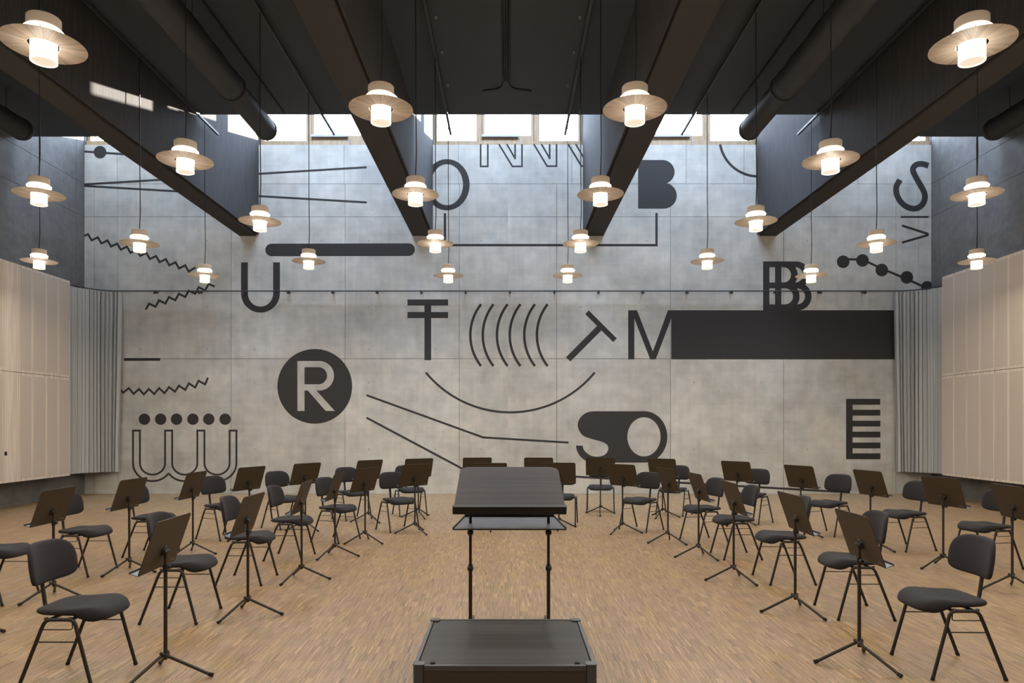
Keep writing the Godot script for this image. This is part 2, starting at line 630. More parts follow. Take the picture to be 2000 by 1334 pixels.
	for b in [[-SIDE, -6.12], [-5.68, -2.18], [-1.71, 1.71], [2.18, 5.68], [6.12, SIDE]]:
		n += 1
		var sk := root("window_%d" % (n + 5))
		tag(sk, "roof light pane over the strip before the mural wall, bay %d from the latch panel side" % n, "skylight", "", "structure")
		var f := new_st()
		for e in [b[0], b[1] - 0.06]:
			box(f, Vector3(e, ROOF, -WALL + 1.2), Vector3(e + 0.06, ROOF + 0.15, -12.8))
		obj("skylight_frame", finish(f), M.window_wood, sk)
		obj("skylight_pane", solid(Vector3(b[0] + 0.06, ROOF + 0.08, -WALL + 1.2), Vector3(b[1] - 0.06, ROOF + 0.09, -12.8)), M.window_glass, sk)

# ---------------------------------------------------------------- mural
var mural_wall: Node3D

func to_wall(poly: PackedVector2Array) -> PackedVector2Array:
	var out := PackedVector2Array()
	for p in poly:
		out.append(Vector2(wx(p.x), hy(p.y)))
	return out

func paint(called: String, polys: Array, material := "mural_black", lift := 0.002) -> void:
	var st := new_st()
	for p in polys:
		plate(st, to_wall(p), -WALL - 0.004, -WALL + lift)
		lift += 0.0002
	obj(called, finish(st), M[material], mural_wall)

func zoomed(pts: Array, ox: float, oy: float, s: float) -> PackedVector2Array:
	var out := PackedVector2Array()
	for p in pts:
		out.append(Vector2(ox + p[0] / s, oy + p[1] / s))
	return out

func rect(x0: float, y0: float, x1: float, y1: float) -> PackedVector2Array:
	return PackedVector2Array([Vector2(x0, y0), Vector2(x1, y0), Vector2(x1, y1), Vector2(x0, y1)])

func ellipse(cx: float, cy: float, rx: float, ry: float, n := 48) -> PackedVector2Array:
	var out := PackedVector2Array()
	for k in n:
		out.append(Vector2(cx + rx * cos(TAU * k / n), cy + ry * sin(TAU * k / n)))
	return out

func arc(cx: float, cy: float, rx: float, ry: float, a0: float, a1: float, n := 32) -> PackedVector2Array:
	var out := PackedVector2Array()
	for k in n + 1:
		var a := deg_to_rad(lerpf(a0, a1, float(k) / n))
		out.append(Vector2(cx + rx * cos(a), cy + ry * sin(a)))
	return out

func stroke(pts: PackedVector2Array, w: float) -> Array:
	# offset in tenths of a pixel for precision
	var big := PackedVector2Array()
	for p in pts:
		big.append(p * 10.0)
	var res := Geometry2D.offset_polyline(big, w * 5.0, Geometry2D.JOIN_MITER, Geometry2D.END_BUTT)
	var out := []
	for r in res:
		var q := PackedVector2Array()
		for p in r:
			q.append(p / 10.0)
		out.append(q)
	return out

func band(outer: PackedVector2Array, inner: PackedVector2Array) -> PackedVector2Array:
	var out := outer.duplicate()
	var rev := inner.duplicate()
	rev.reverse()
	out.append_array(rev)
	return out

func spline(pts: PackedVector2Array, n := 6) -> PackedVector2Array:
	var out := PackedVector2Array()
	for i in pts.size() - 1:
		var p0 := pts[maxi(i - 1, 0)]
		var p3 := pts[mini(i + 2, pts.size() - 1)]
		for k in n:
			out.append(pts[i].cubic_interpolate(pts[i + 1], p0, p3, float(k) / n))
	out.append(pts[-1])
	return out

func letter_b(x: float, lift: float) -> void:
	# outlined capital B, stem at x (zoom units of 5.263 to the pixel)
	var o := 490.0
	var s := 5.263
	var c := func(pts): return zoomed(pts, 1460.0, o, s)
	var polys := []
	polys.append(c.call([[x, 108], [x + 65, 108], [x + 65, 612], [x, 612]]))
	for row in [[108.0, 384.0, 168.0, 325.0, 355.0, 287.0], [326.0, 612.0, 385.0, 550.0, 375.0, 308.0]]:
		var my: float = (row[0] + row[1]) / 2.0
		var iy: float = (row[2] + row[3]) / 2.0
		var ro: float = (row[1] - row[0]) / 2.0
		var ri: float = (row[3] - row[2]) / 2.0
		var out := []
		out.append([x + 60, row[0]])
		for k in 25:
			var a := deg_to_rad(-90.0 + 180.0 * k / 24)
			out.append([x + row[4] - ro + cos(a) * ro, my + sin(a) * ro])
		out.append([x + 60, row[1]])
		out.append([x + 60, row[3]])
		for k in 25:
			var a := deg_to_rad(90.0 - 180.0 * k / 24)
			out.append([x + row[5] - ri + cos(a) * ri, iy + sin(a) * ri])
		out.append([x + 60, row[2]])
		polys.append(c.call(out))
	paint("painted_letter", polys, "mural_black", lift)

func mural() -> void:
	mural_wall = get_node("wall_back")
	var dot := func(x, y, r): paint("painted_dot", [ellipse(x, y, r, r)], "mural_black", 0.0028)
	# dot on a line, top corner
	paint("painted_line", stroke(PackedVector2Array([Vector2(165, 296), Vector2(335, 307.5)]), 4.2))
	dot.call(195.4, 297.3, 12.3)
	# long wedge of two lines
	paint("painted_line", stroke(PackedVector2Array([Vector2(165, 360.2), Vector2(716.2, 326.7)]), 4.0))
	paint("painted_line", stroke(PackedVector2Array([Vector2(165, 363.2), Vector2(716.2, 395.4)]), 4.0))
	# O
	paint("painted_letter", [band(arc(873, 360.8, 44.2, 50, 0, 359.8, 64), arc(873, 360.8, 31.2, 40, 0, 359.8, 64))])
	# outlined N N N, cut off by the windows
	var z := func(pts): return zoomed(pts, 840.0, 270.0, 4.0)
	var np := []
	for pl in [[[395, 46], [395, 220], [451, 220], [451, 46]], [[537, 46], [643, 220], [718, 220], [718, 46]], [[599, 46], [664, 158], [664, 46]], [[810, 46], [914, 218], [988, 218], [988, 46]], [[870, 46], [934, 157], [934, 46]], [[1078, 46], [1182, 217], [1256, 217], [1256, 46]], [[1138, 46], [1202, 156], [1202, 46]]]:
		np.append_array(stroke(z.call(pl), 3.3))
	paint("painted_outline_letters", np)
	# solid B
	var bp := [[1625, 170], [1815, 170]]
	for k in 25:
		var a := deg_to_rad(-90.0 + 163.0 * k / 24)
		bp.append([1815 + 95 * cos(a), 264 + 94 * sin(a)])
	bp.append([1856, 350])
	for k in 25:
		var a := deg_to_rad(-72.0 + 162.0 * k / 24)
		bp.append([1825 + 102 * cos(a), 449 + 101 * sin(a)])
	bp.append([1625, 550])
	paint("painted_letter", [z.call(bp)])
	# bracket
	paint("painted_line", stroke(PackedVector2Array([Vector2(869, 416.3), Vector2(869, 478.8), Vector2(1282.2, 478.8), Vector2(1282.2, 416)]), 4.6))
	# pill
	var pill := arc(530.5, 488.2, 12.3, 12.3, 90, 270, 16)
	pill.append_array(arc(798, 487.6, 12.3, 12.3, -90, 90, 16))
	paint("painted_bar", [pill])
	# zigzags
	var zz := PackedVector2Array([Vector2(163, 461.3)])
	for k in 11:
		zz.append(Vector2(140 + (178 + 105.4 * k) / 5.556, 440 + (97 + 33.8 * k) / 5.556))
		zz.append(Vector2(140 + (217 + 105.3 * k) / 5.556, 440 + (163 + 33.9 * k) / 5.556))
	zz.append(Vector2(382, 522.5))
	paint("painted_zigzag", stroke(zz, 4.0))
	zz = PackedVector2Array([Vector2(140 + 803 / 5.556, 440 + 915 / 5.556)])
	for k in 7:
		zz.append(Vector2(140 + (840 + 107.8 * k) / 5.556, 440 + (850 - 35.5 * k) / 5.556))
		if k < 6:
			zz.append(Vector2(140 + (910 + 107.5 * k) / 5.556, 440 + (884 - 35.4 * k) / 5.556))
	zz.append(Vector2(140 + 1553 / 5.556, 440 + 665 / 5.556))
	paint("painted_zigzag", stroke(zz, 4.0))
	paint("painted_zigzag", stroke(zoomed([[45, 352], [98, 415], [150, 372], [195, 425], [245, 380], [290, 430], [337, 380], [387, 427], [432, 373], [483, 418], [525, 363], [580, 404], [618, 349], [675, 388], [710, 328], [768, 366], [800, 304], [860, 337], [887, 275]], 220, 680, 4.764), 4.0))
	# U
	var uo := PackedVector2Array([Vector2(470.9, 512.4)])
	uo.append_array(arc(508.8, 573.0, 37.9, 37.6, 180, 0, 28))
	uo.append(Vector2(546.8, 512.4))
	var ui := PackedVector2Array([Vector2(484.1, 512.4)])
	ui.append_array(arc(508.8, 573.0, 24.7, 25.9, 180, 0, 28))
	ui.append(Vector2(533.4, 512.4))
	paint("painted_letter", [band(uo, ui)])
	# T with two bars
	paint("painted_letter", [rect(795.9, 584.9, 875.2, 596.8), rect(795.9, 609.4, 875.2, 621.3), rect(829.0, 584.9, 842.1, 703.5)])
	# six brackets
	for x in [835.0, 974.0, 1132.0, 1275.0, 1437.0, 1578.0]:
		var cx: float = 770 + (x + 14) / 5.714 + 97.8
		paint("painted_arc", stroke(arc(cx, 654.6, 97.8, 97.8, 180 - 38.2, 180 + 38.2, 24), 4.9))
	# smile
	paint("painted_arc", stroke(arc(996.6, 591.9, 213.5, 213.5, 39.4, 140.6, 48), 4.2))
	# tilted T
	var t2 := func(pts): return zoomed(pts, 1080.0, 560.0, 5.714)
	paint("painted_letter", [t2.call([[360, 305], [400, 265], [713, 577], [672, 618]]), t2.call([[145, 787], [195, 835], [560, 468], [510, 420]])])
	# M that runs into the long black bar
	paint("painted_letter", [t2.call([[840, 263], [938, 263], [1115, 722], [1283, 263], [1345, 263], [1345, 810], [1320, 810], [1320, 355], [1147, 810], [1085, 810], [908, 355], [908, 810], [840, 810]])])
	paint("painted_bar", [rect(1311.2, 606.0, 1776, 701.8)], "mural_black", 0.0018)
	# arc behind the beam
	paint("painted_arc", stroke(arc(1481, 269, 75.6, 75.6, 170, 92, 20), 5.0))
	# turned S, I, V
	var v7 := func(pts): return zoomed(pts, 1380.0, 260.0, 4.348)
	paint("painted_letter", stroke(spline(v7.call([[1643, 397], [1612, 455], [1615, 520], [1650, 585], [1705, 628], [1770, 641], [1825, 615], [1853, 560], [1848, 505], [1815, 440], [1775, 370], [1752, 310], [1778, 270], [1830, 262], [1884, 277]])), 11.3))
	paint("painted_letter", [v7.call([[1650, 704], [1886, 704], [1886, 720], [1650, 720]])])
	paint("painted_letter", stroke(v7.call([[1660, 785], [1886, 858]]), 4.4) + stroke(v7.call([[1886, 864], [1660, 930]]), 4.4))
	# two B on top of each other
	letter_b(160.0, 0.002)
	letter_b(283.0, 0.0031)
	# dots on a falling line
	var ch := [[983, 112], [1182, 98], [1380, 197], [1637, 272], [1848, 375]]
	paint("painted_line", stroke(zoomed([[983, 85], [1182, 90], [1380, 182], [1637, 290], [1848, 385]], 1460, 490, 5.263), 4.3))
	for p in ch:
		dot.call(1460 + p[0] / 5.263, 490 + p[1] / 5.263, 12.3)
	# dash
	paint("painted_bar", [rect(242.2, 699.3, 313, 704.7)])
	# six dots over the triple U in outline
	for x in [296.0, 447.0, 595.0, 747.0, 895.0, 1047.0]:
		dot.call(220 + x / 4.764, 680 + 661 / 4.764, 11.1)
	var w3 := []
	var u3 := func(pts): return zoomed(pts, 220.0, 680.0, 4.764)
	for x in [371.0, 671.0, 971.0]:
		var l := [[x - 117, 767]]
		for k in 25:
			var a := deg_to_rad(180.0 - 180.0 * k / 24)
			l.append([x + 117 * cos(a), 1070 + 107 * sin(a)])
		l.append([x + 117, 767])
		w3.append_array(stroke(u3.call(l), 3.6))
	for x in [190.0, 488.0, 788.0, 1088.0]:
		w3.append(u3.call([[x - 8, 758], [x + 74, 758], [x + 74, 776], [x - 8, 776]]))
	var o3 := [[190, 767]]
	for cxo in [371.0, 671.0, 971.0]:
		for k in 31:
			var a := deg_to_rad(180.0 - 180.0 * k / 30)
			var p := [cxo + 181 * cos(a), 1070 + 167 * sin(a)]
			if (cxo < 400 or p[0] > cxo - 150) and (cxo > 900 or p[0] < cxo + 150):
				o3.append(p)
	o3.append([1152, 767])
	w3.append_array(stroke(u3.call(o3), 3.6))
	paint("painted_outline_letters", w3)
	# R left bare in a black disc
	paint("painted_disc", [ellipse(614.8, 754.6, 73.0, 73.0, 72)])
	var r4 := func(pts): return zoomed(pts, 520.0, 660.0, 4.545)
	var bowl := [[338, 205], [470, 205]]
	for k in 25:
		var a := deg_to_rad(-90.0 + 180.0 * k / 24)
		bowl.append([471 + 131 * cos(a), 336 + 131 * sin(a)])
	bowl.append([338, 467])
	bowl.append([338, 412])
	for k in 25:
		var a := deg_to_rad(90.0 - 180.0 * k / 24)
		bowl.append([464 + 76 * cos(a), 336 + 76 * sin(a)])
	bowl.append([338, 260])
	paint("bare_letter", [r4.call([[277, 205], [340, 205], [340, 648], [277, 648]]), r4.call(bowl), r4.call([[368, 466], [445, 466], [608, 648], [528, 648]])], "concrete_1", 0.0032)
	# two kinked lines
	paint("painted_line", stroke(PackedVector2Array([Vector2(715.8, 771.8), Vector2(943.5, 854.3), Vector2(1110.5, 864.4)]), 4.0))
	paint("painted_line", stroke(PackedVector2Array([Vector2(715.8, 815.8), Vector2(909, 918.6), Vector2(1660, 961.8)]), 4.0))
	# S and O run together
	var so := func(pts): return zoomed(pts, 1080.0, 780.0, 7.692)
	var s1 := []
	for p in spline(PackedVector2Array([Vector2(1373, 950), Vector2(620, 950)]), 1):
		s1.append([p.x, p.y])
	for p in spline(PackedVector2Array([Vector2(620, 950), Vector2(520, 932), Vector2(445, 890), Vector2(388, 825), Vector2(356, 755), Vector2(345, 695)]), 5):
		s1.append([p.x, p.y])
	for p in spline(PackedVector2Array([Vector2(447, 695), Vector2(458, 745), Vector2(495, 795), Vector2(565, 842), Vector2(650, 860), Vector2(735, 850), Vector2(800, 812), Vector2(832, 745), Vector2(815, 685), Vector2(745, 640), Vector2(620, 605), Vector2(480, 560), Vector2(408, 495), Vector2(371, 390), Vector2(400, 290), Vector2(470, 220), Vector2(545, 188), Vector2(630, 178)]), 5):
		s1.append([p.x, p.y])
	for k in 37:
		var a := deg_to_rad(-90.0 + 180.0 * k / 36)
		s1.append([1373 + 345 * cos(a), 564 + 386 * sin(a)])
	paint("painted_letters", [so.call(s1)])
	var oo := []
	for k in 56:
		var a := TAU * k / 56
		oo.append([1367 + 249 * cos(a), 563 + 294 * sin(a)])
	paint("bare_oval", [so.call(oo)], "concrete_2", 0.0032)
	# E with six bars
	var e6 := func(a, b, c, d): return rect(1600 + a / 6.669, 740 + b / 6.669, 1600 + c / 6.669, 740 + d / 6.669)
	paint("painted_letter", [e6.call(350, 260, 435, 1046), e6.call(430, 260, 795, 337), e6.call(430, 402, 795, 478), e6.call(430, 545, 796, 620), e6.call(430, 687, 796, 762), e6.call(430, 829, 797, 905), e6.call(430, 970, 797, 1046)])

# ---------------------------------------------------------------- clerestory windows
func windows() -> void:
	var z0 := -WALL - 0.30
	var z1 := -WALL - 0.12
	var bays := [[-SIDE, -6.14, -7.85], [-5.66, -2.2, -3.91], [-1.69, 1.69, 0.0], [2.2, 5.66, 3.93], [6.14, SIDE, 7.85]]
	for i in 5:
		var b: Array = bays[i]
		var w := root("window_%d" % (i + 1))
		tag(w, "timber framed clerestory window under the ceiling edge, bay %d from the latch panel side" % (i + 1), "window", "", "structure")
		var top := 9.55
		var st := new_st()
		box(st, Vector3(b[0], SILL, z0), Vector3(b[1], SILL + 0.115, z1 + 0.06), 0.006)
		box(st, Vector3(b[0], top - 0.1, z0), Vector3(b[1], top, z1), 0.006)
		box(st, Vector3(b[0], SILL + 0.115, z0), Vector3(b[0] + 0.07, top - 0.1, z1), 0.004)
		box(st, Vector3(b[1] - 0.07, SILL + 0.115, z0), Vector3(b[1], top - 0.1, z1), 0.004)
		obj("window_frame", finish(st), M.window_wood, w)
		var m0: float = b[2] - 0.66
		var m1: float = b[2] + 0.66
		for m in [m0, m1]:
			obj("mullion", solid(Vector3(m - 0.065, SILL + 0.115, z0), Vector3(m + 0.065, top - 0.1, z1), 0.006), M.window_wood, w)
		# opening sash in the middle
		st = new_st()
		box(st, Vector3(m0 + 0.067, SILL + 0.118, z0 + 0.03), Vector3(m1 - 0.067, SILL + 0.25, z1 + 0.02), 0.005)
		box(st, Vector3(m0 + 0.067, top - 0.18, z0 + 0.03), Vector3(m1 - 0.067, top - 0.103, z1 + 0.02), 0.005)
		box(st, Vector3(m0 + 0.067, SILL + 0.25, z0 + 0.03), Vector3(m0 + 0.13, top - 0.18, z1 + 0.02), 0.005)
		box(st, Vector3(m1 - 0.13, SILL + 0.25, z0 + 0.03), Vector3(m1 - 0.067, top - 0.18, z1 + 0.02), 0.005)
		var sash := obj("sash", finish(st), M.window_wood, w)
		obj("pane", solid(Vector3(m0 + 0.13, SILL + 0.25, z0 + 0.08), Vector3(m1 - 0.13, top - 0.18, z0 + 0.09)), M.window_glass, sash)
		obj("pane", solid(Vector3(b[0] + 0.07, SILL + 0.115, z0 + 0.08), Vector3(m0 - 0.065, top - 0.1, z0 + 0.09)), M.window_glass, w)
		obj("pane", solid(Vector3(m1 + 0.065, SILL + 0.115, z0 + 0.08), Vector3(b[1] - 0.07, top - 0.1, z0 + 0.09)), M.window_glass, w)
		st = new_st()
		box(st, Vector3(b[2] - 0.6, SILL + 0.19, z1 + 0.03), Vector3(b[2] + 0.24, SILL + 0.25, z1 + 0.09), 0.008)
		var act := obj("chain_opener", finish(st), M.actuator, w)
		st = new_st()
		tube(st, bent([Vector3(b[2] + 0.24, SILL + 0.17, z1 + 0.06), Vector3(b[2] + 0.29, SILL + 0.17, z1 + 0.06), Vector3(b[2] + 0.29, SILL + 0.02, z1 + 0.08)], 0.03), 0.006, 6)
		obj("opener_cable", finish(st), M.actuator, act)

# ---------------------------------------------------------------- roof beams
func beams() -> void:
	var where := ["nearer the latch panel side wall", "between the R disc and the centre line", "between the solid B and the centre line", "nearer the striped E side wall"]
	var spans := [[-6.12, -5.68], [-2.18, -1.71], [1.71, 2.18], [5.68, 6.12]]
	for i in 4:
		var x0: float = spans[i][0]
		var x1: float = spans[i][1]
		var o := root("roof_beam")
		tag(o, "deep dark clad roof beam running to the mural wall, %s" % where[i], "beam", "roof beams", "structure")
		obj("beam_core", solid(Vector3(x0 + 0.03, 5.93, -WALL), Vector3(x1 - 0.03, ROOF, BACK)), M.groove, o)
		obj("side_panel", solid(Vector3(x0, 5.92, -WALL), Vector3(x0 + 0.03, ROOF, BACK)), M.beam_felt, o)
		obj("side_panel", solid(Vector3(x1 - 0.03, 5.92, -WALL), Vector3(x1, ROOF, BACK)), M.beam_felt, o)
		var inner := 0.055
		var a := x0 + (inner if x0 > 0 else 0.0)
		var b := x1 - (inner if x0 < 0 else 0.0)
		obj("soffit_board", solid(Vector3(a, 5.885, -WALL), Vector3(b, 5.93, BACK), 0.004), M.beam_board, o)

# ---------------------------------------------------------------- light rails, ducts, ceiling rails
func rails_and_ducts() -> void:
	var lab := {-1: "R disc side", 1: "striped E side"}
	var seq := ["next to the centre line", "second out from the centre line", "third out by the outer beam", "outermost over the side bay"]
	var xs := [1.1, 3.345, 5.58, 7.87]
	for s in [-1, 1]:
		for k in 4:
			var x: float = s * xs[k]
			var o := root("lighting_rail")
			tag(o, "thin dark rail the lamps hang from, %s, %s" % [seq[k], lab[s]], "rail", "lighting rails")
			obj("rail_bar", solid(Vector3(x - 0.02, 7.153, -13.7), Vector3(x + 0.02, 7.193, BACK - 0.1), 0.004), M.rail_black, o)
			for z in [12.8, 11.2, 9.6, 8.0, 6.4, 4.8, 3.2, 0.0, -3.2]:
				var st := new_st()
				tube(st, [Vector3(x, 7.19, -z), Vector3(x, CEIL + 0.01, -z)], 0.006, 6)
				box(st, Vector3(x - 0.026, 7.16, -z - 0.03), Vector3(x + 0.026, 7.2, -z + 0.03), 0.004)
				obj("hanger", finish(st), M.rail_black, o)
	for s in [-1, 1]:
		for k in 2:
			var x: float = s * [4.17, 8.39][k]
			var o := root("ventilation_duct")
			tag(o, "round dark ventilation duct under the ceiling, %s, %s" % [["bay between the beams", "bay along the side wall"][k], lab[s]], "duct", "ventilation ducts")
			# wrapped length
			var st := new_st()
			var yc := 6.68
			var pr := [Vector2(0.0, 0.0), Vector2(0.2, 0.0)]
			var yy := 0.0
			while yy < 16.9:
				pr.append(Vector2(0.203 + 0.005 * sin(yy * 9.0) + rng.randf_range(-0.004, 0.004), yy + 0.02))
				yy += 0.16
			pr.append(Vector2(0.2, 17.03))
			pr.append(Vector2(0.0, 17.03))
			lathe(st, pr, 28, true, Vector3(x, yc, BACK - 0.7), Basis(Vector3.RIGHT, -PI / 2))
			obj("wrapped_pipe", finish(st), M.duct, o)
			st = new_st()
			lathe(st, [Vector2(0.0, 0.0), Vector2(0.212, 0.0), Vector2(0.212, 0.04), Vector2(0.0, 0.04)], 28, false, Vector3(x, yc, -10.73), Basis(Vector3.RIGHT, -PI / 2))
			obj("coupling", finish(st), M.duct, o)
			st = new_st()
			tube(st, [Vector3(x, yc, -10.73), Vector3(x, yc, -11.5), Vector3(x, yc, -12.28)], 0.178, 28)
			obj("bare_pipe", finish(st), M.duct, o)
			st = new_st()
			var dome := []
			for q in 10:
				var a := deg_to_rad(90.0 * q / 9)
				dome.append(Vector2(maxf(0.0, 0.182 * cos(a)), 0.17 * sin(a)))
			lathe(st, dome, 28, true, Vector3(x, yc, -12.28), Basis(Vector3.RIGHT, -PI / 2))
			obj("end_cap", finish(st), M.duct, o)
			st = new_st()
			lathe(st, [Vector2(0.17, 0.0), Vector2(0.188, 0.0), Vector2(0.188, 0.03), Vector2(0.17, 0.03)], 28, false, Vector3(x, yc, -12.25), Basis(Vector3.RIGHT, -PI / 2))
			obj("seam_ring", finish(st), M.duct, o)
			for z in [11.9, 9.4, 6.4, 3.0, -2.0]:
				st = new_st()
				tube(st, [Vector3(x, yc + 0.15, -z), Vector3(x, CEIL + 0.01, -z)], 0.006, 6)
				obj("hanger", finish(st), M.rail_black, o)
	# slim curtain rails screwed to the ceiling
	for s in [-1, 1]:
		var st := new_st()
		box(st, Vector3(s * 4.06 - 0.012, CEIL - 0.03, -12.9), Vector3(s * 4.06 + 0.012, CEIL, BACK - 0.1), 0.003)
		var o := obj("ceiling_rail", finish(st), M.cable)
		tag(o, "slim black rail screwed flat to the ceiling beside the duct, %s" % lab[s], "rail")
	var o := root("ceiling_rail_set")
	tag(o, "bundle of slim ceiling rails on the centre line with two branching ends", "rail")
	for x in [-0.082, -0.048, -0.012, 0.024]:
		var st := new_st()
		var pts := [Vector3(x, CEIL - 0.012, BACK - 0.1), Vector3(x, CEIL - 0.012, -11.7)]
		if x < -0.06:
			pts = bent([pts[0], Vector3(x, CEIL - 0.012, -11.95), Vector3(-0.43, CEIL - 0.012, -12.05)], 0.2, 6)
		elif x > 0.0:
			pts = bent([pts[0], Vector3(x, CEIL - 0.012, -11.95), Vector3(0.4, CEIL - 0.012, -12.05)], 0.2, 6)
		tube(st, pts, 0.013, 6)
		obj("slim_rail", finish(st), M.cable, o)
	# small sprinkler heads in pairs
	var sp := new_st()
	lathe(sp, [Vector2(0.0, -0.035), Vector2(0.014, -0.03), Vector2(0.006, -0.018), Vector2(0.018, -0.004), Vector2(0.018, 0.0)], 10)
	var spm := finish(sp)
	for s in [-1, 1]:
		var k := 0
		for z in [11.85, 10.8, 9.87]:
			k += 1
			var h := obj("sprinkler_head", spm, M.actuator)
			h.position = Vector3(s * 1.0, CEIL, -z)
			tag(h, "tiny pale sprinkler head in the ceiling, %s out from the windows, %s" % [["first", "second", "third"][k - 1], lab[s]], "sprinkler", "sprinkler heads")

# ---------------------------------------------------------------- curtains and their rail
func rail_path(s: float) -> Array:
	# from the mural wall round the corner to the side wall, seen from above
	var out := [Vector3(s * 8.72, 0, -16.07)]
	for k in 19:
		var a := deg_to_rad(90.0 - 5.0 * k)
		out.append(Vector3(s * (8.8 + 0.68 * cos(a)), 0, -15.1 - 0.97 * sin(a)))
	out.append(Vector3(s * 9.48, 0, -14.5))
	return out

func curtains() -> void:
	var o := root("curtain_rail")
	tag(o, "long black curtain rail on brackets across the mural wall", "rail")
	var path := rail_path(-1.0)
	path.reverse()
	path.append_array(rail_path(1.0))
	var y := hy(568.3, 16.07)
	var pts := []
	for p in path:
		pts.append(p + Vector3(0, y, 0))
	var st := new_st()
	tube(st, pts, 0.013, 8, 0.018, Vector3.UP)
	obj("rail_bar", finish(st), M.rail_black, o)
	for k in 17:
		var x := wx(302.0 + 86.75 * k, 16.07)
		st = new_st()
		box(st, Vector3(x - 0.02, y - 0.065, -16.11), Vector3(x + 0.02, y + 0.012, -16.045), 0.004)
		box(st, Vector3(x - 0.014, y - 0.03, -WALL - 0.001), Vector3(x + 0.014, y + 0.005, -16.1), 0.002)
		obj("bracket", finish(st), M.rail_black, o)
	for s in [-1.0, 1.0]:
		var c := root("curtain")
		tag(c, "grey pleated curtain gathered in the corner, %s" % ("latch panel side" if s < 0 else "striped E side"), "curtain", "stage curtains")
		var base := rail_path(s)
		var len_ := 0.0
		for i in base.size() - 1:
			len_ += base[i].distance_to(base[i + 1])
		var n := 760
		var rows := 14
		var sheet := [[], []]
		var nz := noise(0.9, 2, 90 + int(s))
		for v in rows + 1:
			var t := float(v) / rows
			var yy := lerpf(y - 0.03, 0.52, t)
			var line := [[], []]
			for u in n + 1:
				var d := len_ * u / n
				var i := 0
				var dd := d
				while i < base.size() - 2 and dd > base[i].distance_to(base[i + 1]):
					dd -= base[i].distance_to(base[i + 1])
					i += 1
				var dir: Vector3 = (base[i + 1] - base[i]).normalized()
				var p: Vector3 = base[i] + dir * dd
				var side: Vector3 = Vector3(-dir.z, 0, dir.x) * s
				var wob := nz.get_noise_2d(d * 1.6, t * 0.7) * 1.1 * t + nz.get_noise_1d(d * 2.0 + 40.0) * 1.2
				var ph := d * TAU / 0.085 + wob * 1.9
				var crease := pow(absf(cos(ph * 0.5)), 7.0)
				var fold := 0.035 - crease * (0.095 + 0.02 * sin(ph * 0.23)) + 0.02 * sin(ph * 0.31 + 1.0) + 0.02 * sin(ph)
				# the leading edge hangs a little proud
				for k in 2:
					line[k].append(p + side * (fold + (0.004 if k == 0 else -0.004)) +  Vector3(-s * 0.07 * t * maxf(0.0, 1.0 - d * 2.2) * -1.0, yy, 0))
			for k in 2:
				sheet[k].append(line[k])
		st = new_st()
		for k in 2:
			for v in rows:
				for u in n:
					var a: Vector3 = sheet[k][v][u]
					var b: Vector3 = sheet[k][v][u + 1]
					var d: Vector3 = sheet[k][v + 1][u]
					var e: Vector3 = sheet[k][v + 1][u + 1]
					if (k == 0) == (s < 0):
						quad(st, a, b, e, d, 1 + k)
					else:
						quad(st, a, d, e, b, 1 + k)
		for u in n:
			quad(st, sheet[0][rows][u], sheet[0][rows][u + 1], sheet[1][rows][u + 1], sheet[1][rows][u], 5)
		obj("pleated_cloth", finish(st), M.curtain_cloth, c)

# ---------------------------------------------------------------- slotted timber cladding on the side walls
func cladding() -> void:
	for s in [-1.0, 1.0]:
		var o := root("acoustic_cladding_mount")
		var left: bool = s < 0
		tag(o, "pale timber wall cladding with a black square latch" if left else "pale timber wall cladding without latch beside the striped letter E", "cladding")
		var x := 9.2
		var top := 4.6 if left else 4.71
		var seam := 2.57 if left else 2.61
		var zs := [14.96, 14.56, 14.18, 13.77, 13.39, 12.98, 12.58, 12.18, 11.78, 11.38, 10.98, 10.58, 10.18, 9.78, 9.38] if left else [15.08, 14.68, 14.27, 13.87, 13.46, 13.08, 12.68, 12.28, 11.88, 11.48, 11.08, 10.68, 10.28, 9.88, 9.48]
		var zn: float = zs[0]
		var zf: float = zs[-1]
		# battens that hold the boards off the concrete
		for z in [zn - 0.9, (zn + zf) / 2.0, zf + 0.3]:
			obj("batten", solid(Vector3(minf(s * (x + 0.03), s * SIDE), 0.62, -z - 0.04), Vector3(maxf(s * (x + 0.03), s * SIDE), top - 0.1, -z + 0.04)), M.panel_wood, o)
		for r in 2:
			var y0 := seam + 0.004 if r == 0 else 0.515
			var y1 := top if r == 0 else seam - 0.004
			for i in zs.size() - 1:
				var za: float = zs[i]
				var zb: float = zs[i + 1]
				var plain: bool = left and i == 4
				var gap: float = 0.002
				var wide_a := 0.006 if (left and i == 5) else gap
				var b0 := Vector3(minf(s * x, s * (x + 0.03)), y0, -za + wide_a)
				var b1 := Vector3(maxf(s * x, s * (x + 0.03)), y1, -zb - gap)
				var p := obj("panel", solid(b0, b1, 0.003), M.panel_wood, o)
				if plain:
					if r == 1:
						var st := new_st()
						box(st, Vector3(-x - 0.002, hy(886, 12.98 + 0.05) - 0.035, -13.07), Vector3(-x + 0.004, hy(886, 12.98 + 0.05) + 0.035, -13.005), 0.002)
						var la := obj("latch", finish(st), M.rubber, p)
						la.set_meta("label", "small black square latch plate")
					continue
				# slotted field, slightly proud, framed by plain wood
				var m := 0.032
				var fx0 := minf(s * x, s * (x - 0.003))
				var fx1 := maxf(s * x, s * (x - 0.003))
				obj("slotted_field", solid(Vector3(fx0, y0 + 0.05, -za + m), Vector3(fx1, y1 - 0.05, -zb - m), 0.002), M.panel_field, p)

